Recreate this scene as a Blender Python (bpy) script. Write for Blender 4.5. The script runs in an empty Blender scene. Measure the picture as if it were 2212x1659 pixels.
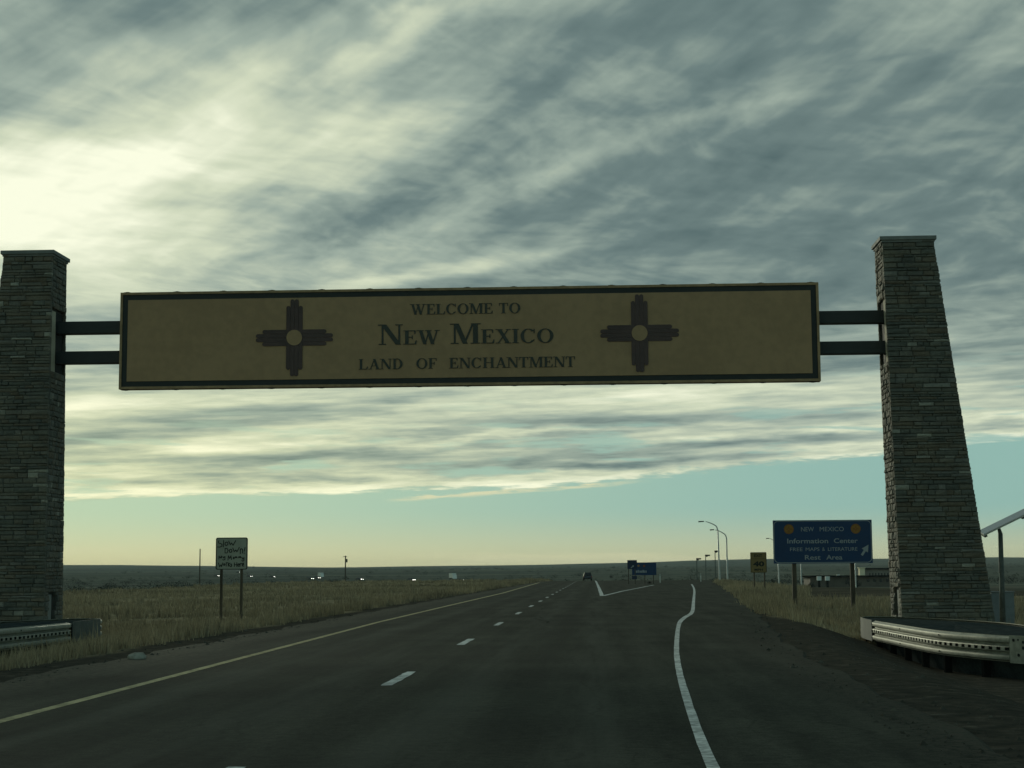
import bpy, bmesh, math, random
import numpy as np
from mathutils import Vector, Matrix, Euler
import mathutils.noise as mn

scene = bpy.context.scene
rad = math.radians
rng = random.Random(7)
nrng = np.random.default_rng(11)

# ------------------------------------------------------------------ camera
EYE = Vector((0.0, 0.0, 1.48))          # driver's eye height above the road, metres
YAW, PITCH, ROLL = rad(2.95), rad(6.47), rad(0.35)
FPX = 3578.0                             # focal length for a 2212 px wide picture
fwd = Vector((-math.sin(YAW) * math.cos(PITCH), math.cos(YAW) * math.cos(PITCH), math.sin(PITCH)))
right0 = Vector((math.cos(YAW), math.sin(YAW), 0))
up0 = right0.cross(fwd)
cr, sr = math.cos(ROLL), math.sin(ROLL)
RIGHT = right0 * cr - up0 * sr
UP = right0 * sr + up0 * cr
cam_data = bpy.data.cameras.new('camera')
cam = bpy.data.objects.new('camera', cam_data)
scene.collection.objects.link(cam)
M = Matrix((RIGHT, UP, -fwd)).transposed().to_4x4()
M.translation = EYE
cam.matrix_world = M
cam_data.sensor_width = 36.0
cam_data.lens = FPX / 2212.0 * 36.0
cam_data.clip_start = 0.1
cam_data.clip_end = 30000
scene.camera = cam


def ray(x, y):
    return fwd + RIGHT * ((x - 1106.0) / FPX) + UP * ((829.5 - y) / FPX)


def at(x, y, Y):
    """world point at distance Y down the road seen at (x, y) of the photograph"""
    d = ray(x, y)
    return EYE + d * (Y / d.y)


def on_plane(x, y, z=0.0):
    d = ray(x, y)
    return EYE + d * ((z - EYE.z) / d.z)


# ------------------------------------------------------------------ world / sky
SUN_EL, SUN_AZ = rad(12.5), rad(-19.0)   # azimuth from +Y towards +X
world = bpy.data.worlds.new('World')
scene.world = world
world.use_nodes = True
wn = world.node_tree
wn.nodes.clear()


class NT:
    def __init__(self, tree):
        self.t = tree

    def node(self, typ, **kw):
        n = self.t.nodes.new(typ)
        for k, v in kw.items():
            setattr(n, k, v)
        return n

    def put(self, sock, v):
        if isinstance(v, bpy.types.NodeSocket):
            self.t.links.new(v, sock)
        elif v is not None:
            if hasattr(sock.default_value, '__len__') and len(sock.default_value) == 4 and len(v) == 3:
                v = (*v, 1.0)
            sock.default_value = v

    def m(self, op, a, b=None, c=None, clamp=False):
        n = self.node('ShaderNodeMath', operation=op, use_clamp=clamp)
        for i, v in enumerate((a, b, c)):
            if v is not None:
                self.put(n.inputs[i], v)
        return n.outputs[0]

    def add(self, a, b): return self.m('ADD', a, b)
    def sub(self, a, b): return self.m('SUBTRACT', a, b)
    def mul(self, a, b): return self.m('MULTIPLY', a, b)
    def div(self, a, b): return self.m('DIVIDE', a, b)

    def smooth(self, v, lo, hi, a=0.0, b=1.0):
        n = self.node('ShaderNodeMapRange', interpolation_type='SMOOTHSTEP')
        for i, s in enumerate((v, lo, hi, a, b)):
            self.put(n.inputs[i], s)
        return n.outputs[0]

    def lin(self, v, lo, hi, a=0.0, b=1.0):
        n = self.node('ShaderNodeMapRange')
        for i, s in enumerate((v, lo, hi, a, b)):
            self.put(n.inputs[i], s)
        return n.outputs[0]

    def mix(self, f, a, b, mode='MIX'):
        n = self.node('ShaderNodeMix', data_type='RGBA', blend_type=mode)
        self.put(n.inputs[0], f)
        self.put(n.inputs[6], a)
        self.put(n.inputs[7], b)
        return n.outputs[2]

    def noise(self, vec, scale, detail=4, rough=0.5, dist=0.0, dim='3D'):
        n = self.node('ShaderNodeTexNoise', noise_dimensions=dim)
        self.put(n.inputs['Vector'], vec)
        self.put(n.inputs['Scale'], scale)
        n.inputs['Detail'].default_value = detail
        n.inputs['Roughness'].default_value = rough
        n.inputs['Distortion'].default_value = dist
        return n.outputs[0]

    def xyz(self, x, y, z=0.0):
        n = self.node('ShaderNodeCombineXYZ')
        for i, v in enumerate((x, y, z)):
            self.put(n.inputs[i], v)
        return n.outputs[0]

    def ramp(self, f, stops, interp='LINEAR'):
        n = self.node('ShaderNodeValToRGB')
        cr_ = n.color_ramp
        cr_.interpolation = interp
        while len(cr_.elements) > 1:
            cr_.elements.remove(cr_.elements[-1])
        for i, (p, c) in enumerate(stops):
            e = cr_.elements[0] if i == 0 else cr_.elements.new(p)
            e.position = p
            e.color = (*c, 1.0)
        self.put(n.inputs[0], f)
        return n.outputs[0]


def srgb(r, g, b):
    f = lambda v: (v / 255 / 12.92) if v / 255 <= 0.04045 else ((v / 255 + 0.055) / 1.055) ** 2.4
    return (f(r), f(g), f(b))


W = NT(wn)
tc = W.node('ShaderNodeTexCoord')
sep = W.node('ShaderNodeSeparateXYZ')
wn.links.new(tc.outputs['Generated'], sep.inputs[0])
dx, dy, dz = sep.outputs
az = W.m('ARCTAN2', dx, dy)
el = W.m('ARCSINE', dz)
SX = W.add(W.mul(az, 3578.0), 1290.0)               # direction, in arc units of 1/3578 rad
SY = W.sub(1235.0, W.mul(el, 3578.0))

# altocumulus sheet: direction projected on a (slightly curved) layer
zc = W.add(W.m('MAXIMUM', dz, 0.0), 0.045)
PX, PY = W.div(dx, zc), W.div(dy, zc)
TH = rad(-16)
QX = W.sub(W.mul(PX, math.cos(TH)), W.mul(PY, -math.sin(TH)))
QY = W.add(W.mul(PX, -math.sin(TH)), W.mul(PY, math.cos(TH)))
warp = W.noise(W.xyz(PX, PY), 0.9, 2, 0.5)
warp2 = W.noise(W.xyz(PX, PY, 5.0), 0.9, 2, 0.5)
QXw = W.add(QX, W.mul(W.sub(warp, 0.5), 0.7))
QYw = W.add(QY, W.mul(W.sub(warp2, 0.5), 0.5))
n_big = W.noise(W.xyz(W.mul(QXw, 0.5), QYw, 1.3), 1.3, 3, 0.5)
n_mid = W.noise(W.xyz(W.mul(QXw, 0.8), W.mul(QYw, 0.62), 4.1), 5.5, 3, 0.5, 0.25)
n_fine = W.noise(W.xyz(W.mul(QXw, 0.95), W.mul(QYw, 0.55), 9.7), 16.0, 3, 0.5, 0.3)


def blob(cx, cy, rx, ry, ang, amp):
    c, s = math.cos(rad(ang)), math.sin(rad(ang))
    ux = W.sub(SX, cx); uy = W.sub(cy, SY)
    a = W.add(W.mul(ux, c / rx), W.mul(uy, s / rx))
    b = W.sub(W.mul(uy, c / ry), W.mul(ux, s / ry))
    q = W.add(W.mul(a, a), W.mul(b, b))
    return W.mul(W.m('EXPONENT', W.mul(q, -1.0)), amp)


# warp the macro layout a little so nothing keeps a clean elliptical edge
n_lay = W.noise(W.xyz(W.mul(SX, 0.0016), W.mul(SY, 0.006)), 1.0, 5, 0.6)
n_lay2 = W.noise(W.xyz(W.mul(SX, 0.0016), W.mul(SY, 0.006), 7.0), 1.0, 5, 0.6)
SX0, SY0 = SX, SY
SX = W.add(SX, W.mul(W.sub(n_lay, 0.5), 260.0))
SY = W.add(SY, W.mul(W.sub(n_lay2, 0.5), 110.0))
BLOBS = [
    (20, 450, 300, 100, 8, 0.36), (150, 400, 750, 380, 15, 0.22), (870, 420, 200, 80, 20, 0.10), (80, 550, 300, 90, 5, 0.20),
    (30, 240, 260, 70, 20, -0.14), (150, 30, 420, 90, 0, -0.22), (60, 200, 200, 60, 0, -0.05),
    (470, 250, 330, 60, 38, 0.16), (850, 110, 230, 45, 35, 0.26), (1060, 10, 220, 45, 10, 0.24),
    (620, 340, 460, 90, 14, 0.20), (330, 540, 380, 60, 5, 0.20), (250, 150, 300, 60, 20, 0.08),
    (760, 505, 330, 42, 18, -0.08), (1000, 330, 300, 55, 38, -0.16), (1330, 90, 500, 80, 18, -0.15),
    (1900, 60, 420, 40, 0, -0.02), (2120, 170, 260, 40, -8, 0.08),
    (1430, 300, 330, 40, 20, 0.13), (1110, 400, 300, 26, 22, 0.12), (960, 585, 330, 20, 10, 0.26),
    (1240, 470, 400, 30, 8, -0.02), (1500, 560, 500, 50, 0, -0.08), (1950, 400, 400, 120, 10, -0.10),
    (2120, 690, 260, 40, 4, 0.10), (1560, 850, 420, 22, 2, 0.16), (2100, 880, 300, 26, 2, 0.22),
    (420, 870, 420, 40, 4, 0.10), (1000, 862, 260, 26, 6, 0.24), (1950, 930, 500, 9, 3, 0.28),
    (1180, 945, 420, 9, 2, 0.34), (640, 960, 360, 12, 3, 0.20), (1500, 968, 560, 12, 3, -0.17),
    (1250, 1010, 640, 10, 3, -0.22), (300, 905, 300, 12, 3, -0.12), (420, 1020, 420, 14, 3, 0.22),
    (700, 985, 240, 8, 3, -0.1),
]
macro = None
for b in BLOBS:
    v = blob(*b)
    macro = v if macro is None else W.add(macro, v)
SX, SY = SX0, SY0
t_ = W.add(W.add(macro, 0.27), W.smooth(SY, 700.0, 900.0, 0.0, 0.20))
t_ = W.add(t_, W.mul(W.sub(n_big, 0.5), 0.50))
lowf = W.smooth(SY, 560.0, 900.0)
t_ = W.add(t_, W.mul(W.sub(n_mid, 0.5), W.lin(lowf, 0.0, 1.0, 0.46, 0.12)))
t_ = W.add(t_, W.mul(W.sub(n_fine, 0.5), W.lin(lowf, 0.0, 1.0, 0.24, 0.06)))
# broad soft bars fanning up to the right
dgA = W.sub(W.mul(SX, math.cos(rad(33))), W.mul(SY, math.sin(rad(33))))
dgB = W.add(W.mul(SX, math.sin(rad(33))), W.mul(SY, math.cos(rad(33))))
n_dg = W.noise(W.xyz(W.mul(dgA, 0.0011), W.mul(dgB, 0.0062), 51.0), 1.0, 4, 0.52)
n_dg2 = W.noise(W.xyz(W.mul(dgA, 0.0045), W.mul(dgB, 0.017), 57.0), 1.0, 3, 0.5)
up_w = W.smooth(SY, 800.0, 450.0)
t_ = W.add(t_, W.mul(up_w, W.add(W.mul(W.sub(n_dg, 0.5), 0.62), W.mul(W.sub(n_dg2, 0.5), 0.26))))
SYt = W.add(SY, W.mul(SX, 0.035))
n_st = W.noise(W.xyz(W.mul(SX, 0.0016), W.mul(SYt, 0.017), 31.0), 1.0, 5, 0.58)
n_st2 = W.noise(W.xyz(W.mul(SX, 0.006), W.mul(SYt, 0.06), 37.0), 1.0, 3, 0.55)
t_ = W.add(t_, W.mul(lowf, W.add(W.mul(W.sub(n_st, 0.5), 1.25), W.mul(W.sub(n_st2, 0.5), 0.50))))
t_ = W.add(t_, W.mul(W.smooth(SX, 1400.0, 100.0), 0.10))

# lower edge of the sheet, running from lower left to upper right
edge = W.sub(1076.0, W.mul(W.mul(SX, SX), 2.3e-5))
e_n = W.noise(W.xyz(W.mul(SX, 0.0022), W.mul(SY, 0.012), 2.0), 1.0, 5, 0.6)
e_f = W.noise(W.xyz(W.mul(SX, 0.012), W.mul(SY, 0.09), 3.0), 1.0, 4, 0.6)
above = W.add(W.sub(edge, SY), W.add(W.mul(W.sub(e_n, 0.5), 66.0), W.mul(W.sub(e_f, 0.5), 34.0)))
alpha = W.smooth(above, -3.0, 9.0)
rim = W.mul(W.smooth(above, -4.0, 8.0), W.smooth(above, 46.0, 8.0))
t_ = W.add(t_, W.mul(W.mul(rim, W.smooth(e_n, 0.35, 0.6, 0.35, 1.0)), 0.34))
# breaks where the blue shows between the lowest streaks
gap_n = W.noise(W.xyz(W.mul(SX, 0.0035), W.mul(SY, 0.035), 12.0), 1.0, 4, 0.55)
gap = W.mul(W.smooth(gap_n, 0.53, 0.66), W.smooth(above, 230.0, 40.0))
alpha = W.mul(alpha, W.sub(1.0, W.mul(gap, 0.85)))
# a thin torn wisp under the edge and faint bars near the horizon
wl = W.add(W.sub(W.add(SY, W.mul(W.sub(SX, 840.0), 0.066)), 1080.0), W.mul(W.sub(e_f, 0.5), 22.0))
wisp = W.mul(W.smooth(W.m('ABSOLUTE', wl), 7.0, 1.0), W.mul(W.smooth(SX, 820.0, 900.0), W.smooth(SX, 1420.0, 1250.0)))
wisp = W.mul(wisp, W.smooth(e_f, 0.36, 0.56, 0.25, 1.0))
bar_n = W.noise(W.xyz(W.mul(SX, 0.0012), W.mul(SY, 0.03), 22.0), 1.0, 3, 0.5)
bars = W.mul(W.smooth(bar_n, 0.52, 0.66), W.mul(W.smooth(SY, 1165.0, 1200.0), 0.35))

# cloud darkened away from the sun, mostly out of view, to dim the ground
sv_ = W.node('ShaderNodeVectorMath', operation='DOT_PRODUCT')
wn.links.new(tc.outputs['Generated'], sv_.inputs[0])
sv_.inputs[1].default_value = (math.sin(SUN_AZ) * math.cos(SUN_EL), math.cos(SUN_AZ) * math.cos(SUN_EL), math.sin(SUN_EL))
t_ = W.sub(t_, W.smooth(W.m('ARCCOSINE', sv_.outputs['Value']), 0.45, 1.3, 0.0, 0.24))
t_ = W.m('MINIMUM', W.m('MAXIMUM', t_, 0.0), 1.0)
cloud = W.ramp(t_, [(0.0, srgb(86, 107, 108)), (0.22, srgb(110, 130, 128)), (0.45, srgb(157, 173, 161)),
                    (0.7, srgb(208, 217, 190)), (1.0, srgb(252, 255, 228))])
# warm the sheet a little towards the low left, where the light comes from
warm = W.mul(W.smooth(SX, 1900.0, 0.0), W.smooth(SY, 700.0, 1060.0))
cloud = W.mix(W.mul(warm, 0.8), cloud, (1.06, 1.02, 0.82), 'MULTIPLY')

sky = W.node('ShaderNodeTexSky', sky_type='NISHITA', sun_disc=False)
sky.sun_elevation = SUN_EL
sky.sun_rotation = SUN_AZ
sky.altitude = 1200
sky.air_density = 1.0
sky.dust_density = 1.2
sky.ozone_density = 1.5
# clear air: the physical sky, thinned by the veil, over a pale teal-to-straw gradient
nish = W.mix(1.0, sky.outputs[0], (0.0022, 0.0022, 0.0020), 'MULTIPLY')
low = W.mix(W.smooth(SX, -200.0, 2000.0), srgb(207, 208, 160), srgb(192, 194, 155))
high = W.mix(W.smooth(SX, -200.0, 2000.0), srgb(178, 206, 174), srgb(141, 181, 172))
top = srgb(92, 130, 140)
grad = W.mix(W.smooth(SY, 1090.0, 1240.0), high, low)
grad = W.mix(W.smooth(SY, 1000.0, -400.0), grad, top)
bg_clear = W.node('ShaderNodeBackground')
W.put(bg_clear.inputs[0], W.mix(1.0, grad, nish, 'ADD'))
bg_clear.inputs[1].default_value = 1.0
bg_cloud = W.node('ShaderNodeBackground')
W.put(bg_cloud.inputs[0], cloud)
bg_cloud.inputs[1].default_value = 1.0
bg_wisp = W.node('ShaderNodeBackground')
W.put(bg_wisp.inputs[0], srgb(226, 222, 180))
mx1 = W.node('ShaderNodeMixShader')
W.put(mx1.inputs[0], W.m('MAXIMUM', W.mul(wisp, 0.85), bars))
wn.links.new(bg_clear.outputs[0], mx1.inputs[1]); wn.links.new(bg_wisp.outputs[0], mx1.inputs[2])
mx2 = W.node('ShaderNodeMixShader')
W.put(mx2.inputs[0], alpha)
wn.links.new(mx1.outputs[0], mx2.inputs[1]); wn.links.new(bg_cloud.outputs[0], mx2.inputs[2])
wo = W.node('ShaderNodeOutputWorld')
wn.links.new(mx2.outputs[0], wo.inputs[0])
world.cycles.sampling_method = 'MANUAL'
world.cycles.sample_map_resolution = 512

# ------------------------------------------------------------------ sun (veiled by the cloud sheet) and exposure
sd = bpy.data.lights.new('sun', 'SUN')
sd.energy = 1.4
sd.angle = rad(10)
sd.color = (0.96, 0.96, 0.72)
sun = bpy.data.objects.new('sun', sd)
scene.collection.objects.link(sun)
sdir = Vector((math.sin(SUN_AZ) * math.cos(SUN_EL), math.cos(SUN_AZ) * math.cos(SUN_EL), math.sin(SUN_EL)))
sun.rotation_euler = sdir.to_track_quat('Z', 'Y').to_euler()
scene.view_settings.view_transform = 'Standard'
scene.view_settings.look = 'None'
scene.view_settings.exposure = 0.0
scene.view_settings.gamma = 1.0
scene.view_settings.use_curve_mapping = False

# ------------------------------------------------------------------ helpers
COL = scene.collection


class MB:
    """collects shapes for ONE mesh object"""

    def __init__(self):
        self.v, self.f, self.n = [], [], 0

    def poly(self, pts):
        i = len(self.v)
        self.v += [tuple(p) for p in pts]
        self.f.append(tuple(range(i, i + len(pts))))
        return self

    def box(self, a, b):
        x0, y0, z0 = a
        x1, y1, z1 = b
        return self.hexa([(x0, y0, z0), (x1, y0, z0), (x1, y1, z0), (x0, y1, z0),
                          (x0, y0, z1), (x1, y0, z1), (x1, y1, z1), (x0, y1, z1)])

    def hexa(self, p):
        i = len(self.v)
        self.v += [tuple(q) for q in p]
        for f in ((3, 2, 1, 0), (4, 5, 6, 7), (0, 1, 5, 4), (1, 2, 6, 5), (2, 3, 7, 6), (3, 0, 4, 7)):
            self.f.append(tuple(i + k for k in f))
        return self

    def prism(self, pts, y0, y1):
        """outline in x,z extruded along y"""
        i, n = len(self.v), len(pts)
        self.v += [(p[0], y0, p[1]) for p in pts] + [(p[0], y1, p[1]) for p in pts]
        self.f.append(tuple(i + k for k in range(n)))
        self.f.append(tuple(i + n + k for k in reversed(range(n))))
        for k in range(n):
            j = (k + 1) % n
            self.f.append((i + j, i + k, i + n + k, i + n + j))
        return self

    def tube(self, path, r, n=8, cap=True):
        path = [Vector(p) for p in path]
        rs = r if isinstance(r, (list, tuple)) else [r] * len(path)
        base = len(self.v)
        ref = None
        for k, p in enumerate(path):
            d = (path[min(k + 1, len(path) - 1)] - path[max(k - 1, 0)]).normalized()
            if ref is None:
                ref = Vector((1, 0, 0)) if abs(d.x) < 0.8 else Vector((0, 1, 0))
            s = (ref - d * ref.dot(d)).normalized()
            t = d.cross(s)
            ref = s
            for j in range(n):
                a = 2 * math.pi * j / n
                self.v.append(tuple(p + (s * math.cos(a) + t * math.sin(a)) * rs[k]))
        for k in range(len(path) - 1):
            for j in range(n):
                a, b = base + k * n + j, base + k * n + (j + 1) % n
                self.f.append((a, b, b + n, a + n))
        if cap:
            self.f.append(tuple(base + j for j in reversed(range(n))))
            e = base + (len(path) - 1) * n
            self.f.append(tuple(e + j for j in range(n)))
        return self

    def mesh(self, name):
        me = bpy.data.meshes.new(name)
        me.from_pydata(self.v, [], self.f)
        me.validate()
        bm = bmesh.new()
        bm.from_mesh(me)
        bmesh.ops.recalc_face_normals(bm, faces=bm.faces)
        bm.to_mesh(me)
        bm.free()
        return me


def link(name, me, m=None, parent=None, smooth=False):
    o = bpy.data.objects.new(name, me)
    COL.objects.link(o)
    if parent is not None:
        o.parent = parent
    if m is not None and not me.materials:
        me.materials.append(m)
    if smooth:
        me.polygons.foreach_set('use_smooth', [True] * len(me.polygons))
    return o


def obj(name, mb, m, parent=None, smooth=False):
    return link(name, mb.mesh(name), m, parent, smooth)


def tag(o, label, cat, group=None):
    o['label'] = label
    o['category'] = cat
    if group:
        o['group'] = group
    return o


def thing(name, label, cat, loc=(0, 0, 0), rz=0.0, group=None):
    o = bpy.data.objects.new(name, None)
    COL.objects.link(o)
    o.empty_display_size = 0.3
    o.location = loc
    o.rotation_euler = (0, 0, rz)
    return tag(o, label, cat, group)


def dup(root, loc, rz, label, group=None, scale=1.0):
    r = root.copy()
    COL.objects.link(r)
    r.location = loc
    r.rotation_euler = (0, 0, rz)
    r.scale = (scale,) * 3
    r['label'] = label
    if group:
        r['group'] = group
    for ch in list(root.children):
        c = ch.copy()
        COL.objects.link(c)
        c.parent = r
        for g in ch.children:
            d = g.copy()
            COL.objects.link(d)
            d.parent = c
    return r


def mat(name, col, rough=0.8, metal=0.0, var=0.25, scale=6.0, col2=None, bump=0.0, bscale=None, emit=None, estr=0.0,
        spec=0.3, stretch=(1, 1, 1), coat=0.0, matte=False):
    """procedural surface: base colour broken up by two noises, optional relief"""
    m = bpy.data.materials.new(name)
    m.use_nodes = True
    t = m.node_tree
    t.nodes.clear()
    N = NT(t)
    bs = N.node('ShaderNodeBsdfPrincipled')
    out = N.node('ShaderNodeOutputMaterial')
    t.links.new(bs.outputs[0], out.inputs[0])
    co = N.node('ShaderNodeTexCoord').outputs['Object']
    mp = N.node('ShaderNodeMapping')
    t.links.new(co, mp.inputs[0])
    mp.inputs['Scale'].default_value = stretch
    v = mp.outputs[0]
    n1 = N.noise(v, scale, 5, 0.6)
    n2 = N.noise(v, scale * 0.17, 3, 0.5)
    c2 = col2 if col2 else tuple(c * (1 - var) for c in col)
    f = N.smooth(N.add(N.mul(n1, 0.6), N.mul(n2, 0.4)), 0.38, 0.62)
    c = N.mix(f, c2, tuple(min(1, k * (1 + var * 0.4)) for k in col))
    N.put(bs.inputs['Base Color'], c)
    bs.inputs['Metallic'].default_value = metal
    N.put(bs.inputs['Roughness'], N.lin(n1, 0.3, 0.7, max(0.05, rough - 0.12), min(1, rough + 0.1)))
    bs.inputs['Specular IOR Level'].default_value = spec
    bs.inputs['Coat Weight'].default_value = coat
    if bump:
        b = N.node('ShaderNodeBump')
        b.inputs['Strength'].default_value = 1.0
        b.inputs['Distance'].default_value = bump
        t.links.new(N.noise(v, bscale or scale * 5, 4, 0.6), b.inputs['Height'])
        t.links.new(b.outputs[0], bs.inputs['Normal'])
    if emit:
        N.put(bs.inputs['Emission Color'], emit)
        bs.inputs['Emission Strength'].default_value = estr
    if matte:                                     # dry dusty surface: no sheen at grazing angles
        df = N.node('ShaderNodeBsdfDiffuse')
        N.put(df.inputs[0], c)
        t.links.new(df.outputs[0], out.inputs[0])
    return m


M_ = {
    'steel_beam': mat('dark_painted_steel', (0.035, 0.04, 0.04), 0.6, 0.0, 0.2, 3),
    'galv': mat('galvanised_steel', (0.30, 0.30, 0.25), 0.6, 0.45, 0.3, 9, bump=0.0004),
    'galv_dull': mat('weathered_galvanised_steel', (0.10, 0.11, 0.10), 0.8, 0.0, 0.3, 9),
    'galv_light': mat('pale_galvanised_pole', (0.5, 0.5, 0.47), 0.5, 0.3, 0.15, 4),
    'wood_post': mat('brown_weathered_timber', (0.085, 0.07, 0.05), 0.9, 0, 0.4, 8, stretch=(1, 1, 0.1), bump=0.004),
    'ocre': mat('yellow_sign_field', (0.385, 0.25, 0.14), 0.85, 0, 0.12, 3.5),
    'green_border': mat('dark_green_border', (0.034, 0.038, 0.036), 0.7, 0, 0.2, 2),
    'trim': mat('brown_sign_trim', (0.36, 0.24, 0.13), 0.65, 0, 0.3, 4),
    'letter': mat('dark_green_letters', (0.060, 0.062, 0.052), 0.7, 0, 0.15, 3),
    'zia': mat('dark_maroon_paint', (0.095, 0.062, 0.058), 0.7, 0, 0.2, 3),
    'zia_line': mat('maroon_gap', (0.16, 0.08, 0.08), 0.6, 0, 0.1, 3),
    'cap': mat('precast_cap_concrete', (0.20, 0.21, 0.20), 0.85, 0, 0.2, 4, bump=0.003),
    'mortar': mat('dark_mortar', (0.07, 0.07, 0.06), 0.95, 0, 0.3, 8),  # dark joint colour of the pillar core
    'pale_panel': mat('pale_render_panel', (0.46, 0.42, 0.32), 0.9, 0, 0.12, 5),
    'dark_recess': mat('dark_recess', (0.02, 0.022, 0.022), 0.9, 0, 0.2, 5),  # near-black for painted shade in openings, also used on bolts
    'asphalt_patch': mat('crack_seal', (0.016, 0.018, 0.017), 0.9, 0, 0.3, 8, matte=True),
    'white_paint': mat('worn_white_road_paint', (0.66, 0.68, 0.66), 0.8, 0, 0.3, 11, col2=(0.34, 0.35, 0.34), matte=True),
    'yellow_paint': mat('worn_yellow_road_paint', (0.52, 0.46, 0.29), 0.8, 0, 0.3, 9, col2=(0.30, 0.27, 0.18), matte=True),
    'sign_blue': mat('blue_sign_sheeting', (0.010, 0.040, 0.11), 0.45, 0, 0.12, 1.5),
    'sign_navy': mat('dark_blue_sign_sheeting', (0.008, 0.02, 0.055), 0.5, 0, 0.12, 1.5),
    'sign_yellow': mat('yellow_sign_sheeting', (0.20, 0.14, 0.05), 0.55, 0, 0.12, 2),
    'sign_black': mat('black_sign_legend', (0.015, 0.015, 0.013), 0.6, 0, 0.1, 3),
    'sign_white': mat('white_sign_legend', (0.30, 0.33, 0.34), 0.6, 0, 0.1, 4),
    'board_white': mat('grey_white_sign_face', (0.34, 0.36, 0.30), 0.7, 0, 0.12, 2.5),
    'orange': mat('orange_emblem', (0.30, 0.15, 0.025), 0.55, 0, 0.2, 6),
    'orange_dark': mat('orange_emblem_rays', (0.22, 0.07, 0.02), 0.55, 0, 0.2, 6),
    'adobe': mat('tan_stucco', (0.80, 0.70, 0.50), 0.95, 0, 0.12, 1),  # tan paled to put sunlight on the tower into its colour
    'stucco_dark': mat('brown_stucco', (0.13, 0.11, 0.09), 0.95, 0, 0.2, 0.6),
    'roof': mat('dark_roof_edge', (0.022, 0.023, 0.022), 0.8, 0, 0.2, 2, matte=True),
    'window': mat('dark_window_glass', (0.015, 0.018, 0.02), 0.15, 0, 0.1, 2, spec=0.5),
    'car_dark': mat('black_car_paint', (0.012, 0.013, 0.014), 0.25, 0, 0.1, 3, coat=0.8),
    'car_white': mat('white_vehicle_paint', (0.7, 0.7, 0.66), 0.4, 0, 0.1, 3, coat=0.3),
    'tyre': mat('black_rubber', (0.012, 0.012, 0.012), 0.9, 0, 0.2, 8),
    'sun_glint': mat('glowing_sun_glint', (0.9, 0.9, 0.8), 0.2, emit=(1.0, 0.98, 0.86), estr=14.0),  # glow stands in for sun glints on distant windscreens
    'taillamp': mat('lit_tail_lamp', (0.5, 0.03, 0.02), 0.3, emit=(1.0, 0.12, 0.06), estr=2.0),
    'cabinet': mat('pale_blue_grey_cabinet', (0.17, 0.20, 0.215), 0.6, 0, 0.15, 4),
    'solar_cell': mat('dark_solar_cells', (0.03, 0.035, 0.045), 0.12, 0.0, 0.1, 6, spec=1.0, coat=1.0),
    'solar_back': mat('pale_panel_backing', (0.62, 0.66, 0.64), 0.6, 0, 0.08, 6),
    'fill': mat('dark_packed_gravel', (0.045, 0.055, 0.055), 0.95, 0, 0.3, 14, matte=True),
    'rock': mat('pale_rock', (0.30, 0.29, 0.25), 0.9, 0, 0.3, 12, matte=True),
    'shrub': mat('dark_juniper_foliage', (0.03, 0.038, 0.028), 0.9, 0, 0.5, 2.2),
    'bark': mat('grey_brown_bark', (0.09, 0.07, 0.05), 0.95, 0, 0.3, 9),
}


def stone_material(name, single):
    m = bpy.data.materials.new(name)
    m.use_nodes = True
    t = m.node_tree
    t.nodes.clear()
    N = NT(t)
    bs = N.node('ShaderNodeBsdfPrincipled')
    out = N.node('ShaderNodeOutputMaterial')
    t.links.new(bs.outputs[0], out.inputs[0])
    if single:
        r = N.node('ShaderNodeObjectInfo').outputs['Random']
    else:
        a = N.node('ShaderNodeAttribute', attribute_name='tint')
        r = a.outputs['Fac']
    geo = N.node('ShaderNodeNewGeometry').outputs['Position']
    base = N.ramp(r, [(0.0, (0.105, 0.11, 0.10)), (0.3, (0.13, 0.132, 0.118)), (0.55, (0.15, 0.143, 0.121)),
                      (0.7, (0.14, 0.118, 0.092)), (0.86, (0.165, 0.157, 0.137)), (0.95, (0.165, 0.165, 0.155)),
                      (1.0, (0.34, 0.33, 0.29))])
    n = N.noise(geo, 14.0, 5, 0.65)
    n2 = N.noise(geo, 1.1, 3, 0.5)
    c = N.mix(1.0, base, N.ramp(n, [(0.3, (0.72, 0.72, 0.72)), (0.7, (1.18, 1.16, 1.1))]), 'MULTIPLY')
    c = N.mix(1.0, c, N.ramp(n2, [(0.35, (0.8, 0.8, 0.8)), (0.65, (1.12, 1.1, 1.05))]), 'MULTIPLY')
    N.put(bs.inputs['Base Color'], c)
    bs.inputs['Roughness'].default_value = 0.85
    bs.inputs['Specular IOR Level'].default_value = 0.25
    b = N.node('ShaderNodeBump')
    b.inputs['Distance'].default_value = 0.012
    t.links.new(N.noise(geo, 30.0, 5, 0.65), b.inputs['Height'])
    t.links.new(b.outputs[0], bs.inputs['Normal'])
    return m


STONE1, STONE2 = stone_material('ledge_stone', True), stone_material('ledge_stone_mass', False)

# ------------------------------------------------------------------ terrain
EYE_Y = lambda x: 1235.3 - 0.0061 * (x - 1106.0)
MESA_X = [-3000, -400, 140, 250, 700, 768, 823, 1000, 1180, 1398, 1481, 1618, 1670, 1920, 2132, 2212, 2600, 5000]
MESA_Y = [1224, 1223, 1221.5, 1221, 1225.6, 1225.2, 1224.5, 1222, 1219.6, 1215, 1211, 1208, 1208, 1207.3, 1204.7, 1205.4, 1207, 1206]
CREST_X = [-3000, 0, 140, 384, 582, 751, 1150, 1250, 1400, 1530, 1700, 2212, 5000]
CREST_D = [140, 145, 151, 186, 255, 280, 290, 330, 290, 205, 150, 120, 110]


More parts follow.
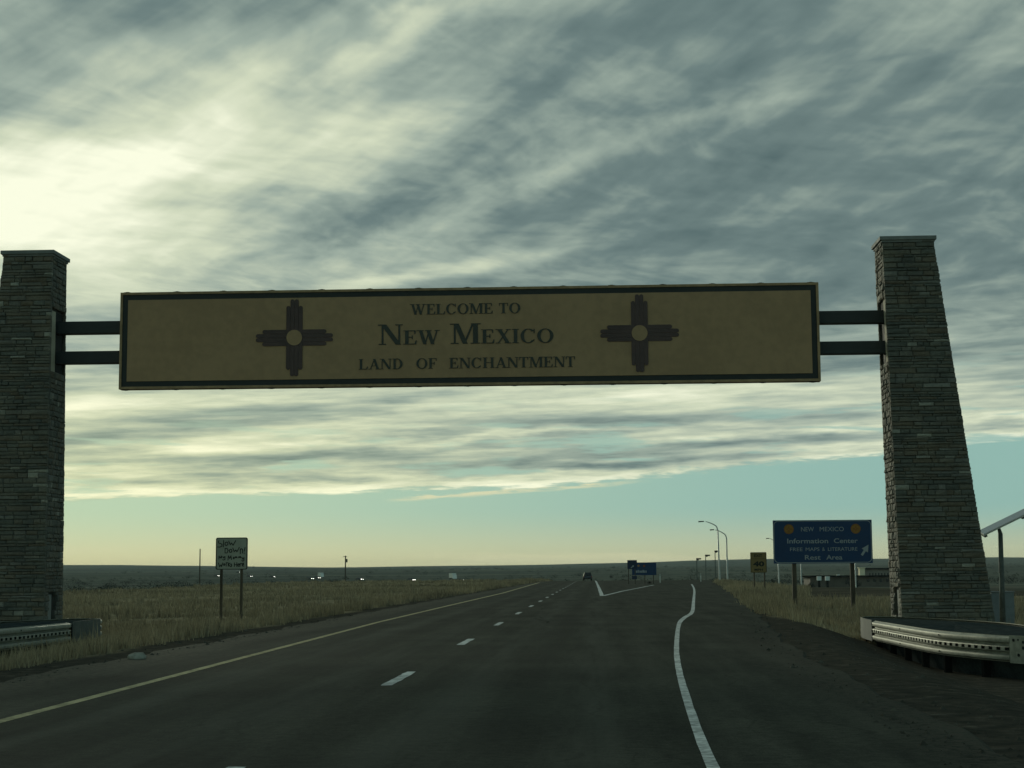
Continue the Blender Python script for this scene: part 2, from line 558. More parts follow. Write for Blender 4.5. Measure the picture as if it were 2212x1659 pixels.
def xr_edge(Y):
    """right edge of the pavement"""
    return np.interp(Y, [-20, 8, 20, 28, 35, 45, 57, 78, 110, 170, 190, 260, 430], [3.0, 3.0, 3.25, 3.4, 3.7, 4.4, 5.2, 6.5, 8.6, 12.2, 13.3, 17.5, 28])


def road_z(Y):
    return np.interp(Y, [-50, 250, 340, 400, 430, 470], [0, 0, -0.38, -0.95, -1.6, -3.0])


def xl_edge(Y):
    return np.interp(Y, [-20, 20, 60, 430], [-8.3, -8.4, -8.7, -8.9])


_ph = nrng.random((9, 4))


def wob(X, Y, s, k=0):
    a = _ph[k] * 6.28
    return (np.sin(X / s + a[0] + 1.3 * np.sin(Y / s * 0.7 + a[1])) + np.sin(Y / s * 1.3 + a[2] + 1.1 * np.sin(X / s * 0.9 + a[3]))) * 0.5


def height(X, Y):
    X = np.asarray(X, float); Y = np.asarray(Y, float)
    D = np.hypot(X, Y)
    az_ = np.arctan2(X, Y)
    px = 1290 + 3578 * np.tan(np.clip(az_, -0.9, 0.9))
    px = np.where(np.abs(az_) > 0.9, 3000 * np.sign(X), px)
    c = np.interp(px, CREST_X, CREST_D)
    my = np.interp(px, MESA_X, MESA_Y)
    mesa = 1.48 + (EYE_Y(np.clip(px, -3000, 5000)) - my) * 5200 / 3578
    s = np.clip((D - c) / 110.0, 0, 1)
    z = -(3 * s ** 2 - 2 * s ** 3) * 2.9
    far = np.interp(D, [0, 420, 650, 900, 1200, 1500, 3000, 40000], [-2.7, -3.2, -3.2, -2.6, -1.2, 0.5, 8.5, 8.5])
    k = np.clip((D - 3000) / 2200, 0, 1) ** 1.5
    far = np.where(D > 3000, 8.5 * (1 - k) + mesa * k, far)
    far = np.where(D > 5200, mesa - (D - 5200) * 0.002, far)
    b = np.clip((D - c - 110) / 180.0, 0, 1)
    z = np.where(D > c + 110, -2.9 * (1 - b) + far * b, z)
    z = z + wob(X, Y, 90, 1) * 0.5 * np.clip((D - 300) / 500, 0, 1) + wob(X, Y, 400, 2) * 2.2 * np.clip((D - 900) / 1500, 0, 1) * np.clip((5000 - D) / 1500, 0, 1)
    # verges
    e = X - xr_edge(Y)
    drop = np.interp(Y, [0, 60, 90, 200], [0.65, 0.65, 0.22, 0.0])
    z = z - np.where(e > 0, np.clip((e - 0.8) / 2.6, 0, 1) * drop, 0)
    w = xl_edge(Y) - X
    dl = np.interp(Y, [0, 60, 120, 250], [0.5, 0.5, 0.25, 0.0])
    z = z - np.where(w > 0, np.clip((w - 0.8) / 3.2, 0, 1) * dl, 0)
    off = (e > 0.5) | (w > 0.5)
    z = z + np.where(off, wob(X, Y, 2.3, 3) * 0.05 + wob(X, Y, 7.0, 4) * 0.07, 0) * np.clip((400 - D) / 200, 0, 1)
    corridor = (e < 0.7) & (w < 0.7) & (Y < 465)
    z = np.where(corridor, road_z(Y) - np.where(Y > 230, 0.07, 0.025), z)
    # shoulders blend from the pavement outwards
    sh = np.clip((np.maximum(e, w) - 0.7) / 1.6, 0, 1)
    z = np.where((Y < 465) & ~corridor & (np.maximum(e, w) < 2.3), (road_z(Y) - np.where(Y > 230, 0.07, 0.025)) * (1 - sh) + z * sh, z)
    return z


def gz(x, y):
    return float(height(np.array([x]), np.array([y]))[0])


def hit(x, y, lo=60.0, hi=4000.0):
    """where the sight line through photograph point (x, y) meets the ground"""
    d = ray(x, y)
    Ys = np.geomspace(lo, hi, 4000)
    P = np.array(EYE)[None, :] + np.outer(Ys / d.y, np.array(d))
    h = height(P[:, 0], P[:, 1])
    below = np.nonzero(P[:, 2] < h)[0]
    i = below[0] if len(below) else np.argmin(P[:, 2] - h)
    return Vector((P[i, 0], P[i, 1], h[i]))


fr = np.radians(np.arange(-27, 27.01, 0.2))
bk = np.radians(np.concatenate([np.arange(30, 331, 5.0)]))
ang = np.concatenate([fr, bk])
rings = np.concatenate([[0.6], np.geomspace(2.0, 9300, 472)])
A, R = np.meshgrid(ang, rings)
TX, TY = np.sin(A) * R, np.cos(A) * R
TZ = height(TX, TY)
nr, na = A.shape
idx = np.arange(nr * na).reshape(nr, na)
q = np.stack([idx[:-1, :], np.roll(idx, -1, 1)[:-1, :], np.roll(idx, -1, 1)[1:, :], idx[1:, :]], -1).reshape(-1, 4)
tm = bpy.data.meshes.new('ground')
tm.from_pydata(np.stack([TX, TY, TZ], -1).reshape(-1, 3).tolist(), [], q.tolist() + [tuple(range(na - 1, -1, -1))])
tm.update()
fx, fy = TX.ravel(), TY.ravel()
fD = np.hypot(fx, fy)
e_ = fx - xr_edge(fy); w_ = xl_edge(fy) - fx
verge = np.maximum(e_, w_)
rightside = e_ > w_
gw = np.interp(fy, [0, 34, 43, 50, 60, 200], [7.5, 5.5, 3.2, 1.0, 0.3, 0.2])           # bare shoulder dirt on the right
lw = np.interp(fy, [0, 40, 200], [1.4, 0.9, 0.5])
wide = np.where(rightside, gw, lw)
grass_a = np.clip((verge - wide + wob(fx, fy, 1.7, 5) * 0.35) / 0.5, 0, 1)
px_ = 1290 + 3578 * fx / np.maximum(fy, 1.0)
lot = ((fy > 104) & (fy < 420) & (px_ > 1730) & (fx > 0)).astype(float)       # paved lot by the rest area
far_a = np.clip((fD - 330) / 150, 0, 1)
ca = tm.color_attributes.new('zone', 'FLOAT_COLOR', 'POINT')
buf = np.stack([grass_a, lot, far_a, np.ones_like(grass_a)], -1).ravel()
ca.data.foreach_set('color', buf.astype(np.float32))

gm = bpy.data.materials.new('dry_prairie')
gm.use_nodes = True
t = gm.node_tree
t.nodes.clear()
N = NT(t)
bs = N.node('ShaderNodeBsdfPrincipled'); out = N.node('ShaderNodeOutputMaterial')
t.links.new(bs.outputs[0], out.inputs[0])
attr = N.node('ShaderNodeAttribute', attribute_name='zone')
sp = N.node('ShaderNodeSeparateColor'); t.links.new(attr.outputs['Color'], sp.inputs[0])
za, zl, zf = sp.outputs[0], sp.outputs[1], sp.outputs[2]
gp = N.node('ShaderNodeNewGeometry').outputs['Position']
nA, nB, nC = N.noise(gp, 0.25, 5, 0.6), N.noise(gp, 3.0, 5, 0.65), N.noise(gp, 0.035, 4, 0.6)
sv = N.node('ShaderNodeVectorMath', operation='MULTIPLY'); t.links.new(gp, sv.inputs[0]); sv.inputs[1].default_value = (0.3, 1.0, 1.0)
nD = N.noise(sv.outputs[0], 0.012, 6, 0.68)
nE = N.noise(gp, 0.09, 4, 0.6)
grass = N.ramp(N.add(N.mul(nA, 0.55), N.mul(nB, 0.45)), [(0.36, (0.15, 0.13, 0.085)), (0.47, (0.215, 0.185, 0.12)), (0.56, (0.28, 0.24, 0.155)), (0.66, (0.36, 0.31, 0.20))])
grass = N.mix(N.smooth(nC, 0.45, 0.65), grass, N.mix(0.6, grass, (0.10, 0.10, 0.055)))
dirt = N.ramp(nB, [(0.35, (0.042, 0.042, 0.035)), (0.5, (0.058, 0.055, 0.045)), (0.6, (0.075, 0.068, 0.055)), (0.74, (0.13, 0.12, 0.095))])
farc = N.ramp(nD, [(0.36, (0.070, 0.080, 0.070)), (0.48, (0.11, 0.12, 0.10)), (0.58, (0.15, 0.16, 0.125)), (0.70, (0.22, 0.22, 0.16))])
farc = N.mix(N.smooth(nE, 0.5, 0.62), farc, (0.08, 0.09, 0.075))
lotc = N.ramp(nA, [(0.35, (0.045, 0.045, 0.037)), (0.65, (0.085, 0.077, 0.06))])
c = N.mix(za, dirt, grass)
c = N.mix(N.mul(zl, 0.9), c, lotc)
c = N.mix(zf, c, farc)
N.put(bs.inputs['Base Color'], c)
df = N.node('ShaderNodeBsdfDiffuse'); N.put(df.inputs[0], c)
b = N.node('ShaderNodeBump'); b.inputs['Distance'].default_value = 0.06
t.links.new(nB, b.inputs['Height']); t.links.new(b.outputs[0], df.inputs['Normal'])
t.links.new(df.outputs[0], out.inputs[0])
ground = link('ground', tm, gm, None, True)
ground['kind'] = 'structure'

# ------------------------------------------------------------------ road
Ys = np.concatenate([np.arange(-12, 120, 1.0), np.arange(120, 466, 5.0)])
cols = 14
rv, rf = [], []
for k, Y in enumerate(Ys):
    xl, xr = float(xl_edge(Y)), float(xr_edge(Y))
    xl += 0.10 * math.sin(Y * 0.9) + 0.07 * math.sin(Y * 2.3)
    xr += 0.12 + 0.06 * math.sin(Y * 0.8 + 1) + 0.05 * math.sin(Y * 2.1)
    for j in range(cols + 1):
        rv.append((xl + (xr - xl) * j / cols, Y, float(road_z(Y))))
    rv.append((xr + 0.35, Y, float(road_z(Y)) - 0.16))
    rv.append((xl - 0.35, Y, float(road_z(Y)) - 0.16))
n1 = cols + 3
for k in range(len(Ys) - 1):
    for j in range(cols):
        a = k * n1 + j
        rf.append((a, a + 1, a + n1 + 1, a + n1))
    a = k * n1
    rf.append((a + cols, a + cols + 1, a + n1 + cols + 1, a + n1 + cols))
    rf.append((a + cols + 2, a, a + n1, a + n1 + cols + 2))
rm = bpy.data.meshes.new('road'); rm.from_pydata(rv, [], rf); rm.update()
am = bpy.data.materials.new('worn_asphalt')
am.use_nodes = True
t = am.node_tree; t.nodes.clear()
N = NT(t)
bs = N.node('ShaderNodeBsdfPrincipled'); out = N.node('ShaderNodeOutputMaterial')
t.links.new(bs.outputs[0], out.inputs[0])
gp = N.node('ShaderNodeNewGeometry').outputs['Position']
sx = N.node('ShaderNodeSeparateXYZ'); t.links.new(gp, sx.inputs[0])
st = N.node('ShaderNodeVectorMath', operation='MULTIPLY'); t.links.new(gp, st.inputs[0]); st.inputs[1].default_value = (1.0, 0.06, 1.0)
nf, ns, nl, ng = N.noise(gp, 45.0, 3, 0.7), N.noise(st.outputs[0], 1.6, 5, 0.6), N.noise(gp, 0.35, 4, 0.55), N.noise(gp, 8.0, 4, 0.7)
c = N.ramp(ns, [(0.3, (0.042, 0.046, 0.039)), (0.5, (0.058, 0.062, 0.052)), (0.7, (0.080, 0.083, 0.069))])
c = N.mix(1.0, c, N.ramp(nf, [(0.3, (0.62, 0.62, 0.62)), (0.55, (1.0, 1.0, 1.0)), (0.75, (1.7, 1.66, 1.55))]), 'MULTIPLY')
c = N.mix(1.0, c, N.ramp(nl, [(0.35, (0.82, 0.82, 0.82)), (0.65, (1.16, 1.14, 1.1))]), 'MULTIPLY')
c = N.mix(1.0, c, N.ramp(ng, [(0.35, (0.80, 0.80, 0.80)), (0.65, (1.22, 1.21, 1.18))]), 'MULTIPLY')
# wheel paths and the oil strip in the middle of each lane
for cx, wd, k in ((-5.3, 0.30, 0.16), (-3.65, 0.30, 0.16), (-1.75, 0.32, 0.18), (-0.1, 0.32, 0.18), (-4.5, 0.25, -0.14), (-0.9, 0.28, -0.18)):
    dd = N.div(N.sub(sx.outputs[0], cx), wd)
    g = N.m('EXPONENT', N.mul(N.mul(dd, dd), -1.0))
    g = N.mul(g, N.smooth(ns, 0.3, 0.6))
    c = N.mix(N.mul(g, abs(k) * 2.2), c, (0.095, 0.098, 0.082) if k > 0 else (0.024, 0.027, 0.024))
# cracks: thin dark lines along cell borders, mostly lengthwise, and transverse joints
vo = N.node('ShaderNodeTexVoronoi', feature='DISTANCE_TO_EDGE')
wv = N.node('ShaderNodeVectorMath', operation='ADD'); t.links.new(st.outputs[0], wv.inputs[0])
nn = N.node('ShaderNodeTexNoise'); t.links.new(gp, nn.inputs['Vector']); nn.inputs['Scale'].default_value = 1.2; nn.inputs['Detail'].default_value = 4
sc2 = N.node('ShaderNodeVectorMath', operation='SCALE'); t.links.new(nn.outputs['Color'], sc2.inputs[0]); sc2.inputs['Scale'].default_value = 0.55
t.links.new(sc2.outputs[0], wv.inputs[1]); t.links.new(wv.outputs[0], vo.inputs['Vector']); vo.inputs['Scale'].default_value = 0.5
crack = N.mul(N.smooth(vo.outputs['Distance'], 0.012, 0.003), N.smooth(nl, 0.42, 0.6))
c = N.mix(N.mul(crack, 0.28), c, (0.020, 0.021, 0.019))
# gravel washed onto both edges
edge_r = N.smooth(N.add(sx.outputs[0], N.mul(ng, 0.7)), 2.6, 3.7)
near = N.smooth(sx.outputs[1], 46.0, 34.0)
c = N.mix(N.mul(N.mul(edge_r, near), N.smooth(ng, 0.4, 0.62)), c, (0.075, 0.068, 0.055))
edge_l = N.smooth(N.sub(sx.outputs[0], N.mul(ng, 0.9)), -7.6, -8.6)
c = N.mix(N.mul(edge_l, N.smooth(ng, 0.38, 0.6)), c, (0.10, 0.093, 0.073))
N.put(bs.inputs['Base Color'], c)
N.put(bs.inputs['Roughness'], N.lin(nf, 0.3, 0.7, 0.75, 0.95))
b = N.node('ShaderNodeBump'); b.inputs['Distance'].default_value = 0.006
t.links.new(nf, b.inputs['Height'])
df = N.node('ShaderNodeBsdfDiffuse'); N.put(df.inputs[0], c); df.inputs['Roughness'].default_value = 0.4
t.links.new(b.outputs[0], df.inputs['Normal']); t.links.new(b.outputs[0], bs.inputs['Normal'])
mxr = N.node('ShaderNodeMixShader'); mxr.inputs[0].default_value = 0.12
t.links.new(df.outputs[0], mxr.inputs[1]); t.links.new(bs.outputs[0], mxr.inputs[2]); t.links.new(mxr.outputs[0], out.inputs[0])
road = link('road', rm, am)
road['kind'] = 'structure'


def stripe(name, pts, widths, m, zoff, step=1.0, rough_edge=0.004, parent=None):
    """painted line along world points, with worn uneven edges"""
    pts = [Vector((p[0], p[1], 0)) for p in pts]
    P, Wd = [], []
    for k in range(len(pts) - 1):
        L = (pts[k + 1] - pts[k]).length
        n = max(1, int(L / step))
        for j in range(n):
            P.append(pts[k].lerp(pts[k + 1], j / n)); Wd.append(widths[k] + (widths[k + 1] - widths[k]) * j / n)
    P.append(pts[-1]); Wd.append(widths[-1])
    v, f = [], []
    for k, p in enumerate(P):
        d = (P[min(k + 1, len(P) - 1)] - P[max(k - 1, 0)]).normalized()
        nrm = Vector((d.y, -d.x, 0))
        for s in (-1, 1):
            q_ = p + nrm * s * (Wd[k] / 2 + rng.uniform(-rough_edge, rough_edge))
            v.append((q_.x, q_.y, float(road_z(q_.y)) + zoff))
    for k in range(len(P) - 1):
        f.append((2 * k, 2 * k + 1, 2 * k + 3, 2 * k + 2))
    me = bpy.data.meshes.new(name); me.from_pydata(v, [], f); me.update()
    o = link(name, me, m, parent)
    return o


def P2(x, y):
    """road point under a photograph point (the road bends down slightly far off)"""
    p = on_plane(x, y, 0.0)
    for _ in range(6):
        p = on_plane(x, y, float(road_z(p.y)))
    return p


yl = [P2(*p) for p in [(0, 1559), (548.6, 1414.6), (817.6, 1344), (966.4, 1309), (1085.6, 1281.3), (1165, 1258.5)]]
d0 = (yl[0] - yl[1])
yl = [yl[0] + d0 * 0.6] + yl
o = stripe('yellow_edge_line', yl, [0.15] * 4 + [0.17, 0.2, 0.24], M_['yellow_paint'], 0.004, 0.8)
o['kind'] = 'structure'
wl_ = [P2(*p) for p in [(1562, 1700), (1541, 1659), (1510.6, 1588.6), (1484.6, 1513), (1465.8, 1442.6), (1461.5, 1395.5), (1466.7, 1348.3),
                        (1479, 1334), (1495, 1322.4), (1498, 1301), (1499.5, 1272.8), (1494, 1262)]]


def catmull(P, n=6):
    outp = []
    for i in range(len(P) - 1):
        p0, p1, p2, p3 = P[max(i - 1, 0)], P[i], P[i + 1], P[min(i + 2, len(P) - 1)]
        for k in range(n):
            t_c = k / n
            outp.append(0.5 * ((2 * p1) + (-p0 + p2) * t_c + (2 * p0 - 5 * p1 + 4 * p2 - p3) * t_c ** 2 + (-p0 + 3 * p1 - 3 * p2 + p3) * t_c ** 3))
    return outp + [P[-1]]


wls = catmull(wl_, 4)
o = stripe('white_edge_line', wls, list(np.interp([p.y for p in wls], [10, 14, 24, 34, 45, 55, 60, 75, 170], [0.10, 0.095, 0.095, 0.10, 0.105, 0.17, 0.14, 0.14, 0.17])), M_['white_paint'], 0.004, 0.5, 0.003)
o['kind'] = 'structure'
g1 = [P2(*p) for p in [(1300.6, 1287.2), (1293.4, 1269), (1285.4, 1254.2)]]
o = stripe('white_gore_line', g1, [0.26, 0.24, 0.24], M_['white_paint'], 0.004, 2.0, 0.02)
o['kind'] = 'structure'
g2 = [P2(*p) for p in [(1302.5, 1287.0), (1310, 1285.6), (1343.4, 1277.4), (1411.5, 1264)]]
o = stripe('white_gore_line', g2, [0.3, 0.24, 0.2, 0.2], M_['white_paint'], 0.008, 2.0, 0.02)
o['kind'] = 'structure'
for k in range(-1, 24):
    y0 = 22.0 + 12.19 * k
    xs = [-2.80 - 0.0026 * max(0, yy - 15) for yy in (y0, y0 + 3.05)]
    o = stripe('lane_dash', [(xs[0], y0), (xs[1], y0 + 3.05)], [0.15, 0.15], M_['white_paint'], 0.004, 0.25, 0.014)
    o['kind'] = 'structure'
# sealed cracks
for k in range(2):
    x0, y0 = rng.uniform(-6, 2), rng.uniform(22, 90)
    if k > 90:
        pts = [(x0 + i * 0.5, y0 + 0.25 * math.sin(i * 0.8 + k)) for i in range(int(rng.uniform(4, 9)))]
    else:
        pts = [(x0 + 0.22 * math.sin(i * 0.45 + k) + i * rng.uniform(-0.02, 0.03), y0 + i * 0.6) for i in range(int(rng.uniform(8, 22)))]
    pts = [p for p in pts if float(xl_edge(p[1])) + 0.3 < p[0] < float(xr_edge(p[1])) - 0.3]
    if len(pts) > 2:
        o = stripe('sealed_crack', pts, [0.022] * len(pts), M_['asphalt_patch'], 0.0065 if k % 3 else 0.0095, 0.25, 0.010)
        o['kind'] = 'structure'

# ------------------------------------------------------------------ stone pillars
def stone_mesh(seed, m):
    r = random.Random(seed)
    j = lambda a: r.uniform(-a, a)
    v = [(-.5, .5, -.5), (.5, .5, -.5), (.5, .5, .5), (-.5, .5, .5)]
    v += [(sx_ * .5 + j(.012), -.32 + j(.06), sz * .5 + j(.03)) for sx_, sz in ((-1, -1), (1, -1), (1, 1), (-1, 1))]
    v += [(sx_ * .44 + j(.03), -.5 + j(.10), sz * .36 + j(.07)) for sx_, sz in ((-1, -1), (1, -1), (1, 1), (-1, 1))]
    v += [(j(.15), -.54 + j(.06), j(.12))]
    f = [(3, 2, 1, 0)]
    for a in range(4):
        b_ = (a + 1) % 4
        f += [(a, b_, 4 + b_, 4 + a), (4 + a, 4 + b_, 8 + b_, 8 + a), (8 + a, 8 + b_, 12)]
    me = bpy.data.meshes.new('stone')
    me.from_pydata(v, [], f)
    bm = bmesh.new(); bm.from_mesh(me); bmesh.ops.recalc_face_normals(bm, faces=bm.faces); bm.to_mesh(me); bm.free()
    me.materials.append(m)
    return me


STONES = [stone_mesh(s, STONE1) for s in range(8)]
SV = [np.array([v.co for v in me.vertices]) for me in STONES]
SF = [[tuple(p.vertices) for p in me.polygons] for me in STONES]

YF = 50.0      # distance of the gate
GB = -0.65     # ground at the pillars


def pillar(label, ftop, fbot, inner, cap_pts):
    """ftop/fbot: (x left, x right) in metres at the top and at the ground; inner = +1 if the road is on the +X side"""
    zt = ZTOP
    xl0, xr0, xl1, xr1 = fbot[0], fbot[1], ftop[0], ftop[1]
    cx = (xl0 + xr0) / 2
    root = thing('stone_pillar', label, 'pillar', (cx, YF + 0.9, GB), 0, 'stone pillars of the gateway')
    zlo, zhi = GB - 0.15, zt
    L = lambda a, b_, z: a + (b_ - a) * (z - GB) / (zt - GB)
    xl = lambda z: L(xl0, xl1, z)
    xr = lambda z: L(xr0, xr1, z)
    yf = lambda z: L(YF, YF + 0.18, z)
    yb = lambda z: L(YF + 1.85, YF + 1.62, z)
    O = Vector((cx, YF + 0.9, GB))
    core = MB()
    ins = 0.10
    core.hexa([Vector((x, y, z)) - O for z in (zlo, zhi) for x, y in ((xl(z) + ins, yf(z) + ins), (xr(z) - ins, yf(z) + ins), (xr(z) - ins, yb(z) - ins), (xl(z) + ins, yb(z) - ins))])
    obj('core', core, M_['mortar'], root)
    r = random.Random(int(cx * 10))
    stones = []
    # openings in the road-side face: (z0, z1, from front, to front)
    opens = [(ZB0 - 0.30, ZB1 + 0.28, 0.10, 0.92), (GB, GB + 1.55, 0.22, 0.62)]
    for faces in ((0, 2), (1, 3)):
      z = zlo
      while z < zhi - 0.05:
        h = min(r.choice([0.075, 0.09, 0.105, 0.12, 0.14, 0.165]) * (1.35 if faces[0] else 1.0), zhi - z)
        if zhi - z - h < 0.05:
            h = zhi - z
        zm = z + h / 2
        for face in faces:                      # 0 front, 1 right, 2 back, 3 left
            if face in (0, 2):
                a0, a1 = xl(zm), xr(zm)
            else:
                a0, a1 = yf(zm) + 0.11, yb(zm) - 0.11
            a = a0
            small = face in (1, 3)
            while a < a1 - 0.02:
                w = r.uniform(0.15, 0.36) if small else r.choice([r.uniform(0.16, 0.42), r.uniform(0.3, 0.85)])
                if a1 - a - w < 0.12:
                    w = a1 - a
                m_ = a + w / 2
                road_side = (face == 1 and inner > 0) or (face == 3 and inner < 0)
                skip = False
                if road_side:
                    fr_ = (m_ - yf(zm)) / (yb(zm) - yf(zm))
                    for (q0, q1, f0, f1) in opens:
                        if q0 < zm < q1 and f0 < fr_ < f1:
                            skip = True
                if not skip:
                    dep = 0.125 + r.choice([0, 0, 0.012, 0.03])
                    hh = h * (2 if (small and r.random() < 0.18 and zhi - z > 2.2 * h and False) else 1)
                    cn = {0: (m_, yf(zm) + 0.12 - dep / 2, zm), 2: (m_, yb(zm) - 0.12 + dep / 2, zm),
                          1: (xr(zm) - 0.12 + dep / 2, m_, zm), 3: (xl(zm) + 0.12 - dep / 2, m_, zm)}[face]
                    rot = {0: 0, 1: math.pi / 2, 2: math.pi, 3: -math.pi / 2}[face]
                    show = w * h * (1.0 if face == 0 else (0.12 if road_side else 0.0))
                    stones.append((show, cn, rot, (w - 0.005, dep, hh - 0.005), r.randrange(8), r.random()))
                a += w
        z += h
    stones.sort(key=lambda s: -s[0])
    for s in stones[:300]:
        o = bpy.data.objects.new('stone', STONES[s[4]])
        COL.objects.link(o)
        o.parent = root
        o.location = Vector(s[1]) - O
        o.rotation_euler = (0, 0, s[2])
        o.scale = s[3]
    vs, fs, tint = [], [], []
    for s in stones[300:]:
        c_, s_ = math.cos(s[2]), math.sin(s[2])
        V = SV[s[4]] * np.array(s[3])
        V = np.stack([V[:, 0] * c_ - V[:, 1] * s_, V[:, 0] * s_ + V[:, 1] * c_, V[:, 2]], -1) + np.array(Vector(s[1]) - O)
        b0 = len(vs)
        vs += V.tolist()
        fs += [tuple(b0 + k for k in f) for f in SF[s[4]]]
        tint += [s[5]] * len(V)
    me = bpy.data.meshes.new('small_stones')
    me.from_pydata(vs, [], fs)
    at_ = me.attributes.new('tint', 'FLOAT', 'POINT')
    at_.data.foreach_set('value', tint)
    o = link('small_stones', me, STONE2, root)
    o['kind'] = 'stuff'
    # recess where the beams enter, with a pale insert towards the front
    s = inner
    fx_ = xr if inner > 0 else xl
    zr0, zr1 = ZB0 - 0.30, ZB1 + 0.28
    D_ = lambda z, f: yf(z) + f * (yb(z) - yf(z))
    def slab(name, z0, z1, f0, f1, depth, thick, m_):
        mb = MB()
        pts = []
        for zz in (z0, z1):
            xo = fx_(zz) - s * depth
            xi = xo - s * thick
            xa, xb = min(xo, xi), max(xo, xi)
            pts += [(xa, D_(zz, f0), zz), (xb, D_(zz, f0), zz), (xb, D_(zz, f1), zz), (xa, D_(zz, f1), zz)]
        mb.hexa([Vector(p) - O for p in pts])
        return obj(name, mb, m_, root)
    slab('recess_panel', zr0, zr1, 0.08, 0.40, 0.045, 0.05, M_['pale_panel'])
    slab('recess_shade', zr0, zr1, 0.41, 0.93, 0.075, 0.02, M_['dark_recess'])  # dark sheet paints the shade of a hole the core lacks
    slab('access_panel', GB + 0.02, GB + 1.52, 0.24, 0.44, 0.04, 0.05, M_['cap'])
    slab('access_slot_shade', GB + 0.02, GB + 1.55, 0.45, 0.58, 0.085, 0.012, M_['dark_recess'])  # dark strip painted in for the shade inside the slot
    cp = MB()
    ov = 0.08
    xa, xb, ya, yb_ = xl(zt) - ov, xr(zt) + ov, yf(zt) - ov, yb(zt) + ov
    cp.box(Vector((xa, ya, zt)) - O, Vector((xb, yb_, zt + 0.12)) - O)
    c_ = cp
    capo = obj('cap', c_, M_['cap'], root)
    bev = capo.modifiers.new('b', 'BEVEL'); bev.width = 0.012; bev.segments = 2
    cp = MB()
    cp.box(Vector((xa + 0.05, ya + 0.05, zt - 0.06)) - O, Vector((xb - 0.05, yb_ - 0.05, zt - 0.002)) - O)
    obj('cap_soffit', cp, M_['cap'], root)
    return root


pr_t = at(1905.5, 520, YF + 0.18); pr_tr = at(2016.5, 517, YF + 0.18)
pr_b = at(1948.5, 1335, YF); pr_br = at(2150, 1338, YF)
ZTOP = (pr_t.z + pr_tr.z) / 2
ZB1 = at(1830, 671, YF + 0.9).z
ZB0 = at(1830, 764, YF + 0.9).z


def ext(pt, pb):
    k = (GB - pb.z) / (pt.z - pb.z)
    return pb.x + (pt.x - pb.x) * k


pillar('dark ledgestone pillar on the right, with concrete cap, beside the solar panel', (pr_t.x, pr_tr.x), (ext(pr_t, pr_b), ext(pr_tr, pr_br)), -1, None)
pl_t = at(113, 550, YF + 0.18); pl_b = at(94, 1335, YF)
wt_, wb_ = pr_tr.x - pr_t.x, ext(pr_tr, pr_br) - ext(pr_t, pr_b)
pillar('tapered ledgestone pillar with concrete cap at the left edge of the picture', (pl_t.x - wt_, pl_t.x), (ext(pl_t, pl_b) - wb_, ext(pl_t, pl_b)), 1, None)

# ------------------------------------------------------------------ welcome sign
YS = YF + 0.55
c_tl, c_tr, c_bl, c_br = at(258, 632, YS), at(1769, 610, YS), at(259, 841, YS), at(1772, 823, YS)
SX0_, SX1_ = (c_tl.x + c_bl.x) / 2, (c_tr.x + c_br.x) / 2
SZ1_, SZ0_ = (c_tl.z + c_tr.z) / 2, (c_bl.z + c_br.z) / 2
SWD, SHT = SX1_ - SX0_, SZ1_ - SZ0_
sign = thing('welcome_sign', 'long yellow gateway sign reading WELCOME TO NEW MEXICO LAND OF ENCHANTMENT, spanning the road', 'sign', (SX0_, YS, SZ0_))
ppm = SWD / 1511.0       # metres per photograph pixel on the board
tw = 5.5 * ppm
bu = lambda x: at(x, 725, YS).x - SX0_      # along the board
bw = 11.5 * ppm
mb = MB(); mb.box((tw, 0.02, tw), (SWD - tw, 0.36, SHT - tw))
obj('sign_box', mb, M_['green_border'], sign)
mb = MB(); mb.box((tw + bw, 0.0, tw + bw), (SWD - tw - bw, 0.017, SHT - tw - bw))
obj('sign_face', mb, M_['ocre'], sign)
for (a, b_) in (((0, -0.012, 0), (SWD, 0.37, tw - 0.003)), ((0, -0.012, SHT - tw + 0.003), (SWD, 0.37, SHT)),
                ((0, -0.012, tw), (tw - 0.003, 0.37, SHT - tw)), ((SWD - tw + 0.003, -0.012, tw), (SWD, 0.37, SHT - tw))):
    mb = MB(); mb.box(a, b_)
    obj('trim_strip', mb, M_['trim'], sign)
for k in range(15):
    xk = 0.22 + (SWD - 0.44) * k / 14 + rng.uniform(-0.05, 0.05)
    for top_ in (0, 1):
        z0 = SHT + 0.002 if top_ else -0.035
        mb = MB(); mb.box((xk - 0.10, 0.06, z0 if top_ else -0.022), (xk + 0.10, 0.2, z0 + 0.02 if top_ else -0.002)); mb.box((xk - 0.04, 0.08, z0 + 0.005), (xk + 0.05, 0.18, z0 + (0.032 if top_ else 0.02)))
        obj('clamp', mb, M_['steel_beam'], sign)
for zc0, zc1 in ((at(1830, 698, YF + 0.9).z, at(1830, 670.5, YF + 0.9).z), (at(1830, 764, YF + 0.9).z, at(1830, 736.5, YF + 0.9).z)):
    xa = pl_t.x - 0.35 - SX0_
    xb = pr_t.x + 0.40 - SX0_
    mb = MB(); mb.box((xa, 0.375, zc0 - SZ0_), (xb, 0.72, zc1 - SZ0_))
    bo = obj('support_beam', mb, M_['steel_beam'], sign)
    bv = bo.modifiers.new('b', 'BEVEL'); bv.width = 0.02; bv.segments = 2


